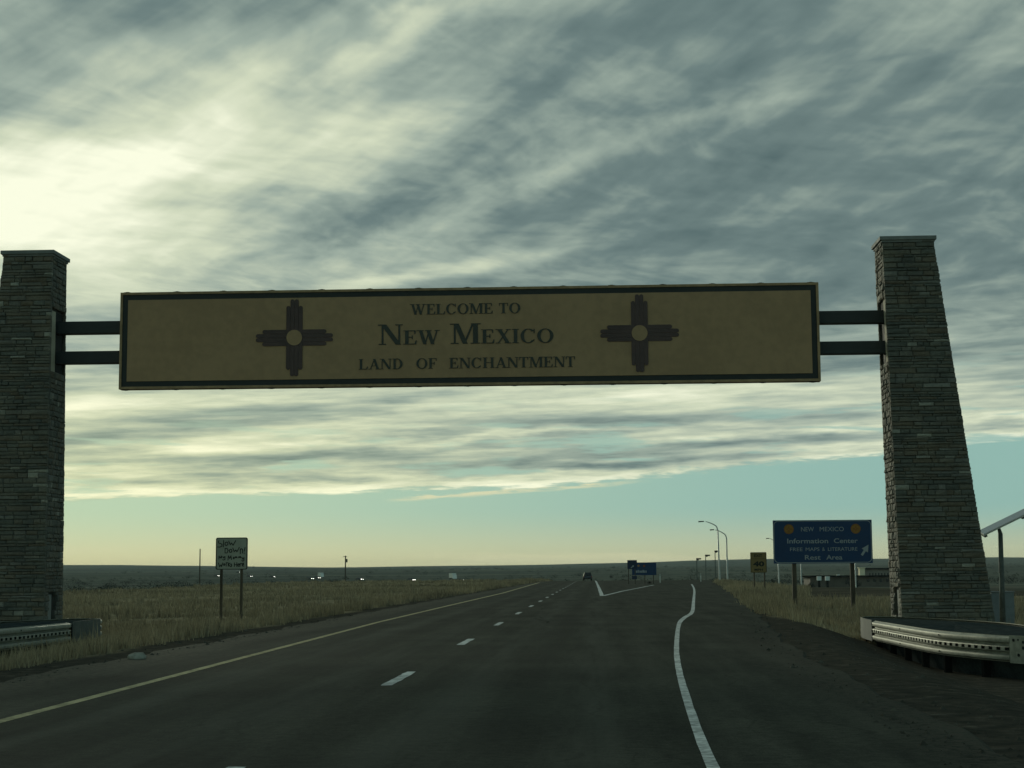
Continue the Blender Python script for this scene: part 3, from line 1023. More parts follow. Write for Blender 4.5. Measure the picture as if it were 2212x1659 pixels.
class Glyphs:
    """bold roman capitals built from strokes, one cap height = 1"""
    T, t, S = 0.185, 0.07, 0.045

    def __init__(self, mb, x, z, h, y, depth):
        self.mb, self.x, self.z, self.h, self.y, self.d, self.k = mb, x, z, h, y, depth, 0

    def P(self, pts):
        self.k += 1
        self.mb.prism([(self.x + p[0] * self.h, self.z + p[1] * self.h) for p in pts], self.y - self.d - 0.0006 * (self.k % 24), self.y)

    def v(self, x, w, z0=0, z1=1): self.P([(x, z0), (x + w, z0), (x + w, z1), (x, z1)])
    def hbar(self, x0, x1, z, w=0.055): self.P([(x0, z), (x1, z), (x1, z + w), (x0, z + w)])
    def dg(self, x0, z0, x1, z1, w): self.P([(x0, z0), (x0 + w, z0), (x1 + w, z1), (x1, z1)])
    def serif(self, xc, w, z):
        zz = z if z < 0.5 else z - self.S
        self.P([(xc - w / 2, zz), (xc + w / 2, zz), (xc + w / 2, zz + self.S), (xc - w / 2, zz + self.S)])

    def ring(self, cx, rx, a0, a1, thick=0.185, thin=0.05, n=26):
        ocx, rz = cx, 0.515
        for i in range(n):
            A0, A1 = a0 + (a1 - a0) * i / n, a0 + (a1 - a0) * (i + 1) / n
            q_ = []
            for A_ in (A0, A1):
                q_.append((ocx + rx * math.cos(A_), 0.5 + rz * math.sin(A_)))
            for A_ in (A1, A0):
                q_.append((ocx + (rx - thick) * math.cos(A_), 0.5 + (rz - thin) * math.sin(A_)))
            self.P(q_)

    def draw(self, ch):
        T, t_, S = self.T, self.t, self.S
        pi = math.pi
        if ch == ' ':
            return 0.42
        if ch == 'W':
            self.dg(0.30, 0, 0.06, 1, T); self.dg(0.36, 0, 0.60, 1, t_); self.dg(0.72, 0, 0.48, 1, T); self.dg(0.78, 0, 1.02, 1, t_)
            self.serif(0.13, 0.38, 1); self.serif(0.58, 0.34, 1); self.serif(1.06, 0.28, 1)
            return 1.24
        if ch in 'EFL':
            self.v(0.10, T); self.serif(0.19, 0.36, 0); self.serif(0.19, 0.36, 1)
            if ch in 'EF':
                self.hbar(0.2, 0.66, 0.945); self.P([(0.61, 0.74), (0.66, 0.74), (0.66, 0.99), (0.58, 0.95)])
                self.hbar(0.2, 0.50, 0.49); self.v(0.46, 0.05, 0.38, 0.65)
            if ch in 'EL':
                self.hbar(0.2, 0.70, 0.0); self.P([(0.60, 0.03), (0.70, 0.0), (0.73, 0.28), (0.68, 0.28)])
            return 0.70 if ch == 'F' else 0.78
        if ch == 'C':
            self.ring(0.46, 0.42, rad(42), rad(318)); self.v(0.75, 0.05, 0.68, 1.0); self.P([(0.70, 0.12), (0.80, 0.22), (0.76, 0.26), (0.66, 0.16)])
            return 0.90
        if ch == 'O':
            self.ring(0.48, 0.44, 0, 2 * pi)
            return 0.98
        if ch == 'M':
            self.v(0.12, t_); self.dg(0.46, 0, 0.12, 1, T); self.dg(0.48, 0, 0.80, 1, t_); self.v(0.84, T)
            for xc, z_ in ((0.15, 0), (0.13, 1), (0.93, 0), (0.95, 1)):
                self.serif(xc, 0.30 if xc < 0.5 else 0.36, z_)
            return 1.14
        if ch == 'T':
            self.v(0.29, T); self.hbar(0.03, 0.74, 0.945); self.serif(0.385, 0.36, 0)
            self.P([(0.03, 0.72), (0.08, 0.72), (0.11, 0.96), (0.03, 0.99)]); self.P([(0.69, 0.72), (0.74, 0.72), (0.74, 0.99), (0.66, 0.96)])
            return 0.80
        if ch == 'N':
            self.v(0.13, t_); self.dg(0.66, 0, 0.10, 1, T + 0.02); self.v(0.76, t_)
            self.serif(0.16, 0.28, 0); self.serif(0.12, 0.26, 1); self.serif(0.79, 0.28, 1)
            return 0.95
        if ch == 'X':
            self.dg(0.58, 0, 0.10, 1, T + 0.03); self.dg(0.12, 0, 0.66, 1, t_)
            self.serif(0.68, 0.36, 0); self.serif(0.15, 0.26, 0); self.serif(0.20, 0.38, 1); self.serif(0.70, 0.26, 1)
            return 0.90
        if ch == 'I':
            self.v(0.10, T); self.serif(0.19, 0.36, 0); self.serif(0.19, 0.36, 1)
            return 0.42
        if ch == 'A':
            self.dg(0.12, 0, 0.44, 1, t_); self.dg(0.66, 0, 0.36, 1, T); self.hbar(0.24, 0.66, 0.30)
            self.serif(0.15, 0.26, 0); self.serif(0.76, 0.36, 0)
            return 0.92
        if ch == 'D':
            self.v(0.12, T); self.serif(0.20, 0.32, 0); self.serif(0.20, 0.32, 1)
            self.ring(0.38, 0.46, -pi / 2, pi / 2, 0.19, 0.05, 16); self.hbar(0.2, 0.40, 0.945); self.hbar(0.2, 0.40, 0.0)
            return 0.94
        if ch == 'H':
            self.v(0.12, T); self.v(0.68, T); self.hbar(0.2, 0.75, 0.48)
            for xc in (0.21, 0.77):
                self.serif(xc, 0.34, 0); self.serif(xc, 0.34, 1)
            return 1.00
        return 0.5


def roman(text, x0, x1, z, h, big=None, gap=0.42):
    """text fitted between x0 and x1, one part per letter; word initials may be larger"""
    def run(make, sx_, off):
        x = off
        for i, ch in enumerate(text):
            hh = big if (big and (i == 0 or text[i - 1] == ' ')) else h
            sub = MB()
            g = Glyphs(sub, 0, 0, hh, -0.001, 0.016)
            adv = (gap if ch == ' ' else g.draw(ch)) * hh
            if make and ch != ' ':
                sub.v = [(x + a * sx_, b_, z + c__) for (a, b_, c__) in sub.v]
                obj('letter', sub, M_['letter'], sign)
            x += adv * sx_
        return x
    w = run(False, 1.0, 0.0)
    run(True, (x1 - x0) / w, x0)


LB = SHT - 57.5 * ppm
roman('WELCOME TO', bu(887), bu(1126), LB, 22.5 * ppm)
roman('NEW MEXICO', bu(817), bu(1198), SHT - 122.5 * ppm, 30.5 * ppm, 44 * ppm, 0.55)
roman('LAND OF ENCHANTMENT', bu(775), bu(1243), SHT - 175.5 * ppm, 22.5 * ppm, None, 0.95)


def disc(cx, cz, r, n=32): return [(cx + r * math.cos(2 * math.pi * k / n), cz + r * math.sin(2 * math.pi * k / n)) for k in range(n)]


for cxp in (636, 1381.7):
    cx, cz = bu(cxp), SHT - 104.5 * ppm
    mb = MB()
    R_ = 84 * ppm
    mb.prism(disc(cx, cz, 22.5 * ppm), -0.016, -0.001)
    k = 0
    for a in range(4):
        ca_, sa_ = [(1, 0), (0, 1), (-1, 0), (0, -1)][a]
        for i, off in enumerate((-13.4, -4.5, 4.5, 13.4)):
            L_ = R_ if abs(off) < 8 else R_ * 0.83
            w_ = 4.25 * ppm
            pts = [(10 * ppm, -w_), (L_ - w_, -w_)] + [(L_ - w_ + w_ * math.sin(math.pi * q_ / 6), -w_ * math.cos(math.pi * q_ / 6)) for q_ in range(1, 6)] + [(L_ - w_, w_), (10 * ppm, w_)]
            pts = [(p[0], p[1] + off * ppm) for p in pts]
            pts = [(cx + p[0] * ca_ - p[1] * sa_, cz + p[0] * sa_ + p[1] * ca_) for p in pts]
            k += 1
            mb.prism(pts, -0.017 - 0.0008 * k, -0.0008)
    obj('sun_symbol', mb, M_['zia'], sign)
    mb = MB(); mb.prism(disc(cx, cz, 17 * ppm), -0.040, -0.030)
    obj('sun_disc', mb, M_['ocre'], sign)

# ------------------------------------------------------------------ guardrail loops (three-ridge beams round the pillar feet)
RIGHT_LOOP = [(7.0, 43.0), (7.03, 41.2), (7.08, 38.4), (7.2, 35.9), (7.55, 34.2), (7.93, 33.0), (8.35, 32.2), (8.85, 32.1), (9.2, 32.9), (9.4, 34.6),
              (9.7, 38.0), (9.75, 40.8), (9.35, 43.2), (8.6, 45.6), (7.9, 46.9), (7.35, 46.8), (7.08, 45.2)]
RAIL_TOP = 0.19
PROFILE = [(0.0, 0.0), (0.0, 0.012), (0.075, 0.045), (0.08, 0.075), (0.08, 0.10), (0.075, 0.125), (0.01, 0.155), (0.0, 0.169), (0.01, 0.183),
           (0.075, 0.207), (0.08, 0.222), (0.08, 0.284), (0.075, 0.299), (0.01, 0.323), (0.0, 0.337), (0.01, 0.351), (0.075, 0.381), (0.08, 0.41),
           (0.08, 0.436), (0.075, 0.461), (0.0, 0.494), (0.0, 0.506)]


def loop_path(ctrl, step=0.14):
    P = [Vector((p[0], p[1], 0)) for p in ctrl]
    n = len(P)
    fine = []
    for i in range(n):
        p0, p1, p2, p3 = P[i - 1], P[i], P[(i + 1) % n], P[(i + 2) % n]
        for k in range(40):
            u = k / 40
            fine.append(0.5 * ((2 * p1) + (-p0 + p2) * u + (2 * p0 - 5 * p1 + 4 * p2 - p3) * u ** 2 + (-p0 + 3 * p1 - 3 * p2 + p3) * u ** 3))
    fine.append(fine[0])
    res, acc = [fine[0]], 0.0
    for a, b_ in zip(fine, fine[1:]):
        L_ = (b_ - a).length
        while acc + L_ >= step:
            f_ = (step - acc) / L_
            a = a.lerp(b_, f_); L_ = (b_ - a).length; acc = 0.0
            res.append(a.copy())
        acc += L_
    return res


def guard_loop(label, mirror):
    ctrl = RIGHT_LOOP if not mirror else [(-6.85 - x, y) for x, y in RIGHT_LOOP]
    path = loop_path(ctrl)
    n = len(path)
    c0 = sum(path, Vector()) / n
    gz0 = GB if not mirror else -0.5
    root = thing('guardrail', label, 'guardrail', (c0.x, c0.y, gz0), 0, 'guardrail loops in front of the pillars')
    O = Vector((c0.x, c0.y, gz0))
    bot = RAIL_TOP - 0.506 + (0.05 if mirror else 0)
    out_s = -1 if mirror else 1
    def normal(i):
        d = (path[(i + 1) % n] - path[i - 1]).normalized()
        nr_ = Vector((d.y, -d.x, 0))
        return nr_ if (path[i] - c0).dot(nr_) > 0 or False else -nr_
    # orient consistently outward using the first point
    def nrm(i):
        d = (path[(i + 1) % n] - path[i - 1]).normalized()
        return Vector((-d.y, d.x, 0)) * sgn
    d = (path[1] - path[-1]).normalized()
    sgn = 1.0
    test = Vector((-d.y, d.x, 0))
    want = Vector((-1, 0, 0)) if not mirror else Vector((1, 0, 0))
    if test.dot(want) < 0:
        sgn = -1.0
    def near(pt): return min(range(n), key=lambda i: (path[i] - Vector((pt[0], pt[1], 0))).length)
    mir = (lambda x, y: (x, y)) if not mirror else (lambda x, y: (-6.85 - x, y))
    i_flat0, i_flat1 = near(mir(7.95, 32.95)), near(mir(9.0, 32.3))           # plain end plate facing traffic
    i_w0, i_w1 = near(mir(7.05, 46.2)), (near(mir(7.01, 43.1)))               # plain plate at the far end
    plate = set(range(i_flat0, i_flat1 + 1))
    def rng_wrap(a, b_): return [k % n for k in range(a, b_ + (n if b_ < a else 0) + 1)]
    plate2 = rng_wrap(i_w0, i_w1)
    plate_all = plate | set(plate2)
    # beam panels, each about 3.8 m
    ids = [i for i in range(n) if i not in plate_all]
    runs, cur = [], []
    for i in range(n):
        if i in plate_all:
            if cur: runs.append(cur); cur = []
            continue
        cur.append(i)
        if len(cur) >= 27:
            runs.append(cur); cur = [i]
    if cur: runs.append(cur)
    for run in runs:
        idxs = run + [(run[-1] + 1) % n] if (run[-1] + 1) % n in plate_all else run
        if len(idxs) < 2: continue
        me_v, me_f = [], []
        m_ = len(PROFILE)
        for a, i in enumerate(idxs):
            p, nn_ = path[i], nrm(i)
            for (o_, h_) in PROFILE:
                q_ = p + nn_ * o_ + Vector((0, 0, bot + h_)) - O
                me_v.append(tuple(q_))
        for a in range(len(idxs) - 1):
            hole = (idxs[a] % 2 == 0)
            for b_ in range(m_ - 1):
                if b_ in (10,) and hole:
                    continue
                me_f.append((a * m_ + b_, (a + 1) * m_ + b_, (a + 1) * m_ + b_ + 1, a * m_ + b_ + 1))
        me = bpy.data.meshes.new('rail_panel'); me.from_pydata(me_v, [], me_f); me.update()
        o = link('rail_panel', me, M_['galv'], root)
        sm = o.modifiers.new('s', 'SOLIDIFY'); sm.thickness = 0.004
    for name, ids_ in (('end_plate', sorted(plate)), ('back_plate', plate2)):
        mv, mf = [], []
        for a, i in enumerate(ids_):
            for (o_, h_) in ((0.07, -0.012), (0.07, 0.52)):
                mv.append(tuple(path[i] + nrm(i) * o_ + Vector((0, 0, bot + h_)) - O))
        for a in range(len(ids_) - 1):
            mf.append((2 * a, 2 * a + 2, 2 * a + 3, 2 * a + 1))
        me = bpy.data.meshes.new(name); me.from_pydata(mv, [], mf); me.update()
        o = link(name, me, M_['galv'] if name == 'end_plate' else M_['galv_dull'], root)
        sm = o.modifiers.new('s', 'SOLIDIFY'); sm.thickness = 0.01
        if name == 'end_plate':
            for (k, hh, rr) in ((1, 0.43, .03), (2, 0.44, .018), (3, 0.40, .028), (3, 0.29, .035), (2, 0.15, .03), (5, 0.43, .03), (6, 0.43, .03), (7, 0.40, .03)):
                i = ids_[min(k, len(ids_) - 1)]
                mb = MB()
                p = path[i] + nrm(i) * 0.0745 + Vector((0, 0, bot + hh)) - O
                mb.tube([p, p + nrm(i) * 0.012], rr, 8)
                obj('bolt', mb, M_['dark_recess'], o)  # dark disc paints the shade of a bolt hole in the plate
    # packed dark gravel filling the loop almost to the top of the beam
    fill = MB()
    inn = [path[i] - nrm(i) * 0.02 for i in range(0, n, 4)]
    zt_f = bot + 0.506 - 0.05
    cen = fill.v
    m_f = len(inn)
    inb = [path[i] - nrm(i) * 0.38 for i in range(0, n, 4)]
    fill.v += [(p.x - O.x, p.y - O.y, zt_f - O.z) for p in inn] + [(p.x - O.x, p.y - O.y, GB - 0.3 - O.z) for p in inb]
    fill.v += [((c0 + (p - c0) * 0.55).x - O.x, (c0 + (p - c0) * 0.55).y - O.y, zt_f + 0.03 + 0.02 * math.sin(k * 1.7) - O.z) for k, p in enumerate(inn)] + [(c0.x - O.x, c0.y - O.y, zt_f + 0.06 - O.z)]
    for k in range(m_f):
        j = (k + 1) % m_f
        fill.f += [(k, j, m_f + j, m_f + k), (k, 2 * m_f + k, 2 * m_f + j, j), (2 * m_f + k, 3 * m_f, 2 * m_f + j)]
    obj('gravel_fill', fill, M_['fill'], root)
    # posts
    for k in range(0, n, 13):
        if k in plate_all and k % 26: continue
        p = path[k] - nrm(k) * 0.09
        t_v = Vector((nrm(k).y, -nrm(k).x, 0))
        mb = MB()
        a, b_ = 0.075, 0.05
        c4 = [p + nrm(k) * u * a + t_v * w_ * b_ for u, w_ in ((-1, -1), (1, -1), (1, 1), (-1, 1))]
        zb = gz(p.x, p.y) - 0.15
        mb.hexa([c__ + Vector((0, 0, zb)) - O for c__ in c4] + [c__ + Vector((0, 0, bot + 0.44)) - O for c__ in c4])
        obj('post', mb, M_['roof'], root)
    # bolts at panel joints
    for run in runs:
        i = run[0]
        for hh in (0.075 + 0.012, 0.253, 0.425):
            p = path[i] + nrm(i) * 0.083 + Vector((0, 0, bot + hh)) - O
            mb = MB(); mb.tube([p, p + nrm(i) * 0.015], 0.018, 6)
            obj('bolt', mb, M_['dark_recess'], root)
    return root


guard_loop('bright galvanised guardrail loop on the right, in front of the dark pillar', False)
guard_loop('shaded guardrail loop on the left, cut off by the left edge of the picture', True)


# ------------------------------------------------------------------ road signs
def text_mesh(body, x0, x1, z0, z1, y, depth=0.006, bold=0.01, fit_caps=True):
    cu = bpy.data.curves.new('t', 'FONT')
    cu.body = body
    cu.size = 1.0
    cu.offset = bold
    cu.extrude = 0.01
    cu.resolution_u = 3
    tmp = bpy.data.objects.new('t', cu)
    COL.objects.link(tmp)
    dg_ = bpy.context.evaluated_depsgraph_get()
    me = bpy.data.meshes.new_from_object(tmp.evaluated_get(dg_))
    bpy.data.objects.remove(tmp)
    V = np.array([v.co for v in me.vertices])
    lo, hi = V.min(0), V.max(0)
    nv = np.empty_like(V)
    nv[:, 0] = x0 + (V[:, 0] - lo[0]) / (hi[0] - lo[0]) * (x1 - x0)
    nv[:, 2] = z0 + (V[:, 1] - lo[1]) / (hi[1] - lo[1]) * (z1 - z0)
    nv[:, 1] = np.where(V[:, 2] > 0, y - depth, y)
    me.vertices.foreach_set('co', nv.ravel())
    me.update()
    return me


def round_rect(x0, z0, x1, z1, r, n=6):
    pts = []
    for cx, cz, a0 in ((x1 - r, z0 + r, -90), (x1 - r, z1 - r, 0), (x0 + r, z1 - r, 90), (x0 + r, z0 + r, 180)):
        for k in range(n + 1):
            a = rad(a0 + 90 * k / n)
            pts.append((cx + r * math.cos(a), cz + r * math.sin(a)))
    return pts


def frame_ring(mb, outer, inner, y0, y1):
    n = len(outer)
    for k in range(n):
        j = (k + 1) % n
        mb.hexa([(outer[k][0], y0, outer[k][1]), (outer[j][0], y0, outer[j][1]), (outer[j][0], y1, outer[j][1]), (outer[k][0], y1, outer[k][1]),
                 (inner[k][0], y0, inner[k][1]), (inner[j][0], y0, inner[j][1]), (inner[j][0], y1, inner[j][1]), (inner[k][0], y1, inner[k][1])])


# information centre sign
YB = 80.0
tl, tr, bl, br = at(1668, 1124, YB), at(1882.5, 1122.7, YB), at(1672.5, 1218, YB), at(1886, 1216, YB)
bx0, bx1, bz0, bz1 = (tl.x + bl.x) / 2, (tr.x + br.x) / 2, (bl.z + br.z) / 2, (tl.z + tr.z) / 2
BW, BH = bx1 - bx0, bz1 - bz0
info = thing('road_sign', 'large blue road sign reading NEW MEXICO Information Center Rest Area, with an arrow', 'road sign', (bx0, YB, gz(bx0 + BW / 2, YB)))
zo = bz0 - gz(bx0 + BW / 2, YB)
u = lambda a: a / 1510.0 * BW
w = lambda a: zo + BH - a / 645.0 * BH
mb = MB(); mb.box((0, 0, zo), (BW, 0.03, zo + BH))
obj('panel', mb, M_['sign_blue'], info)
mb = MB()
frame_ring(mb, round_rect(0.03, zo + 0.03, BW - 0.03, zo + BH - 0.03, 0.22), round_rect(0.06, zo + 0.06, BW - 0.06, zo + BH - 0.06, 0.19), -0.008, -0.001)
obj('border', mb, M_['sign_white'], info)
for body, xa, xb, va, vb, bd in (('NEW', 430, 625, 103, 168, 0.0), ('MEXICO', 715, 1083, 103, 168, 0.0), ('Information', 215, 838, 274, 346, 0.012), ('Center', 926, 1288, 274, 346, 0.012),
                                 ('FREE', 255, 445, 408, 460, 0.0), ('MAPS', 493, 703, 408, 460, 0.0), ('&', 745, 785, 408, 460, 0.0), ('LITERATURE', 833, 1280, 408, 460, 0.0),
                                 ('Rest', 478, 718, 520, 590, 0.012), ('Area', 803, 1048, 520, 590, 0.012)):
    link('lettering', text_mesh(body, u(xa), u(xb), w(vb), w(va), -0.001, bold=bd), M_['sign_white'], info)
for cx_ in (243, 1263):
    cx, cz, rr = u(cx_), w(133), u(76)
    mb = MB(); mb.prism(disc(cx, cz, rr, 28), -0.010, -0.001)
    e = obj('round_emblem', mb, M_['orange'], info)
    mb = MB()
    frame_ring(mb, disc(cx, cz, rr * 0.97, 24), disc(cx, cz, rr * 0.88, 24), -0.014, -0.011)
    for k in range(4):
        a = math.pi / 2 * k
        for off in (-0.06, 0.06):
            c_, s_ = math.cos(a), math.sin(a)
            pts = [(0.22, off - 0.035), (0.6, off - 0.035), (0.6, off + 0.035), (0.22, off + 0.035)]
            mb.prism([(cx + (p[0] * c_ - p[1] * s_) * rr, cz + (p[0] * s_ + p[1] * c_) * rr) for p in pts], -0.014, -0.011)
    frame_ring(mb, disc(cx, cz, rr * 0.26, 16), disc(cx, cz, rr * 0.18, 16), -0.014, -0.011)
    obj('emblem_rays', mb, M_['orange_dark'], e)
a0, a1 = Vector((u(1345), w(528))), Vector((u(1450), w(372)))
dv = (a1 - a0).normalized(); pv = Vector((-dv.y, dv.x))
L_ = (a1 - a0).length
pts = [a0 - pv * 0.055, a0 + dv * L_ * 0.52 - pv * 0.055, a0 + dv * L_ * 0.45 - pv * 0.17, a1, a0 + dv * L_ * 0.45 + pv * 0.17, a0 + dv * L_ * 0.52 + pv * 0.055, a0 + pv * 0.055]
mb = MB()
mb.prism([tuple(p) for p in [pts[0], pts[1], pts[5], pts[6]]], -0.010, -0.001)
mb.prism([tuple(p) for p in [pts[2], pts[3], pts[4]]], -0.0108, -0.0012)
obj('arrow', mb, M_['sign_white'], info)
for xp, in ((1716.5,), (1842,)):
    x = at(xp, 1260, YB + 0.1).x - bx0
    mb = MB()
    zb = -0.6
    mb.box((x - 0.10, 0.055, zb), (x + 0.10, 0.20, zo + BH - 0.1))
    obj('post', mb, M_['wood_post'], info)
for z_ in (0.3, 1.0, 1.7):
    mb = MB(); mb.box((0.03, 0.032, zo + z_), (BW - 0.03, 0.053, zo + z_ + 0.07))
    obj('cross_rail', mb, M_['galv_dull'], info)

# exit speed sign
YE = 117.0
tl, br = at(1620.5, 1193, YE), at(1656.5, 1237, YE)
EW, EH = br.x - tl.x, tl.z - br.z
g_ = gz(tl.x + EW / 2, YE)
es = thing('speed_sign', 'yellow exit speed sign reading 40, on two posts left of the blue sign', 'road sign', (tl.x, YE, g_))
zo = br.z - g_
mb = MB(); mb.prism(round_rect(0, zo, EW, zo + EH, 0.05, 3), 0, 0.02); obj('panel', mb, M_['sign_yellow'], es)
mb = MB(); frame_ring(mb, round_rect(0.02, zo + 0.02, EW - 0.02, zo + EH - 0.02, 0.05, 3), round_rect(0.05, zo + 0.05, EW - 0.05, zo + EH - 0.05, 0.04, 3), -0.006, -0.001)
mb.box((0.05, -0.006, zo + EH * 0.67), (EW - 0.05, -0.001, zo + EH * 0.685))
obj('border', mb, M_['sign_black'], es)
for body, xa, xb, va, vb, bd in (('EXIT', 0.24, 0.74, 0.76, 0.90, 0.03), ('40', 0.17, 0.86, 0.30, 0.56, 0.05), ('MPH', 0.24, 0.76, 0.09, 0.20, 0.03)):
    link('lettering', text_mesh(body, xa * EW, xb * EW, zo + va * EH, zo + vb * EH, -0.001, bold=bd), M_['sign_black'], es)
for f_ in (0.22, 0.86):
    mb = MB(); mb.box((EW * f_ - 0.05, 0.022, -0.5), (EW * f_ + 0.05, 0.12, zo + EH * 0.8)); obj('post', mb, M_['wood_post'], es)

# hand-lettered sign on the left
YH = 64.0
tl, br = at(466.8, 1161.5, YH), at(534.5, 1230, YH)
HW, HH = br.x - tl.x, tl.z - br.z
g_ = gz(tl.x + HW / 2, YH)
hs = thing('hand_lettered_sign', 'square pale sign with childlike lettering Slow Down! My Mommy Works Here, in the left verge', 'sign', (tl.x, YH, g_))
zo = br.z - g_
mb = MB(); mb.prism(round_rect(0, zo, HW, zo + HH, 0.07, 4), 0, 0.02); obj('panel', mb, M_['board_white'], hs)
mb = MB(); frame_ring(mb, round_rect(-0.002, zo - 0.002, HW + 0.002, zo + HH + 0.002, 0.072, 4), round_rect(0.035, zo + 0.028, HW - 0.04, zo + HH - 0.028, 0.05, 4), -0.008, -0.001); obj('border', mb, M_['sign_black'], hs)
STK = {  # pen strokes in the sign's own grid of 1555 x 1659
    'slow': [[(230, 285), (200, 330), (225, 390), (300, 400), (350, 440), (350, 510), (270, 550), (175, 545)], [(418, 270), (408, 550)],
             [(550, 345), (485, 370), (470, 440), (520, 495), (590, 450), (590, 380), (550, 345)],
             [(620, 300), (690, 460), (740, 380), (800, 480), (905, 290)]],
    'down': [[(480, 600), (480, 790)], [(480, 610), (560, 600), (600, 690), (560, 790), (480, 790)],
             [(700, 640), (650, 680), (665, 760), (725, 770), (760, 710), (740, 650), (700, 640)],
             [(790, 590), (850, 740), (910, 670), (960, 745), (1055, 560)], [(1095, 620), (1095, 830)], [(1095, 650), (1150, 620), (1185, 650), (1185, 800)],
             [(1285, 570), (1255, 730)], [(1250, 795), (1262, 810)]],
    'my': [[(235, 1045), (240, 910), (290, 1000), (340, 910), (345, 1000)], [(395, 930), (420, 1000), (475, 930)], [(478, 930), (480, 1060), (420, 1080), (385, 1060)]],
    'mommy': [[(600, 1085), (620, 900), (675, 1020), (720, 900), (745, 1065)], [(830, 960), (805, 1010), (840, 1040), (860, 990), (830, 960)],
              [(890, 1000), (900, 940), (930, 980), (950, 940), (970, 1000)], [(1030, 1000), (1045, 930), (1075, 980), (1105, 930), (1125, 1000)],
              [(1170, 980), (1190, 1050), (1240, 1010)], [(1245, 970), (1245, 1110), (1190, 1130), (1160, 1095)]],
    'works': [[(215, 1190), (270, 1350), (320, 1270), (345, 1350), (395, 1190)], [(450, 1220), (420, 1270), (450, 1310), (485, 1260), (450, 1220)],
              [(535, 1180), (530, 1335)], [(535, 1200), (590, 1185)], [(620, 1190), (615, 1340)], [(690, 1200), (625, 1265), (700, 1340)],
              [(760, 1240), (710, 1250), (760, 1300), (740, 1345), (695, 1340)]],
    'here': [[(865, 1190), (860, 1350)], [(960, 1185), (960, 1355)], [(865, 1275), (960, 1270)],
             [(1000, 1290), (1060, 1280), (1045, 1230), (1000, 1250), (1005, 1330), (1060, 1340)], [(1090, 1220), (1090, 1340)], [(1090, 1250), (1150, 1215)],
             [(1180, 1280), (1240, 1270), (1225, 1205), (1180, 1235), (1185, 1320), (1245, 1330)]],
}
for wname, strokes in STK.items():
    mb = MB()
    k = 0
    for stroke in strokes:
        pts = [Vector(((x - 110) / 1280 * HW, zo + (1465 - y) / 1300 * HH)) for x, y in stroke]
        for a, b_ in zip(pts, pts[1:]):
            d_ = (b_ - a).normalized(); n_ = Vector((-d_.y, d_.x)) * 0.0155
            a_, bb = a - d_ * 0.008, b_ + d_ * 0.008
            k += 1
            mb.prism([tuple(a_ - n_), tuple(bb - n_), tuple(bb + n_), tuple(a_ + n_)], -0.004 - 0.0005 * k, -0.001)
    obj('lettering', mb, M_['sign_black'], hs)
for f_ in (0.175, 0.81):
    mb = MB(); mb.box((HW * f_ - 0.045, 0.022, -0.5), (HW * f_ + 0.045, 0.10, zo + HH * 0.9)); obj('post', mb, M_['wood_post'], hs)

# two blue service signs beyond the gore
YM = 196.0
tl, br = at(1365, 1215, YM), at(1418, 1242.3, YM)
MW, MH = br.x - tl.x, tl.z - br.z
g_ = gz(tl.x + MW / 2, YM)
ms = thing('service_sign', 'wide blue roadside sign far ahead beyond the gore, with an unreadable pale line', 'road sign', (tl.x, YM, g_))
zo = br.z - g_
mb = MB(); mb.box((0, 0, zo), (MW, 0.03, zo + MH)); obj('panel', mb, M_['sign_blue'], ms)
mb = MB()
for k, (xa, xb) in enumerate(((0.16, 0.22), (0.235, 0.28), (0.30, 0.36), (0.37, 0.42), (0.43, 0.49), (0.50, 0.54), (0.555, 0.60))):
    mb.box((xa * MW, -0.01, zo + 0.20 * MH), (xb * MW, -0.001, zo + (0.36 + 0.05 * (k % 3 == 1)) * MH))
obj('lettering', mb, M_['sign_white'], ms)
mb = MB(); mb.prism(disc(0.27 * MW, zo + 0.74 * MH, 0.13, 16), -0.01, -0.001); obj('round_emblem', mb, M_['orange'], ms)
mb = MB(); mb.prism(disc(0.50 * MW, zo + 0.72 * MH, 0.13, 16), -0.01, -0.001); obj('round_emblem', mb, M_['orange_dark'], ms)
for xp in (1393, 1411.5):
    x = at(xp, 1250, YM).x - tl.x
    mb = MB(); mb.box((x - 0.05, 0.035, -0.8), (x + 0.05, 0.13, zo + MH * 0.8)); obj('post', mb, M_['wood_post'], ms)
YM2 = 190.0
tl, br = at(1355, 1210, YM2), at(1376, 1229, YM2)
MW, MH = br.x - tl.x, tl.z - br.z
g_ = gz(tl.x, YM2)
ms2 = thing('exit_sign', 'small dark blue sign on a post, overlapping the wider blue sign far ahead', 'road sign', (tl.x, YM2, g_))
zo = br.z - g_
mb = MB(); mb.box((0, 0, zo), (MW, 0.03, zo + MH)); obj('panel', mb, M_['sign_navy'], ms2)
mb = MB(); mb.prism([(0.34 * MW, zo + 0.15 * MH), (0.42 * MW, zo + 0.10 * MH), (0.60 * MW, zo + 0.27 * MH), (0.66 * MW, zo + 0.2 * MH), (0.68 * MW, zo + 0.42 * MH), (0.48 * MW, zo + 0.38 * MH), (0.54 * MW, zo + 0.33 * MH)], -0.01, -0.001)
obj('arrow', mb, M_['sign_white'], ms2)
p0, p1 = at(1365, 1244, YM2), at(1376, 1251.5, YM2)
mb = MB(); mb.box((p0.x - tl.x, 0, p1.z - g_), (p1.x - tl.x, 0.03, p0.z - g_)); obj('lower_plate', mb, M_['sign_navy'], ms2)
for f_ in (0.12, 0.8):
    mb = MB(); mb.box((MW * f_ - 0.045, 0.032, -0.8), (MW * f_ + 0.045, 0.12, zo + MH * 0.8)); obj('post', mb, M_['wood_post'], ms2)


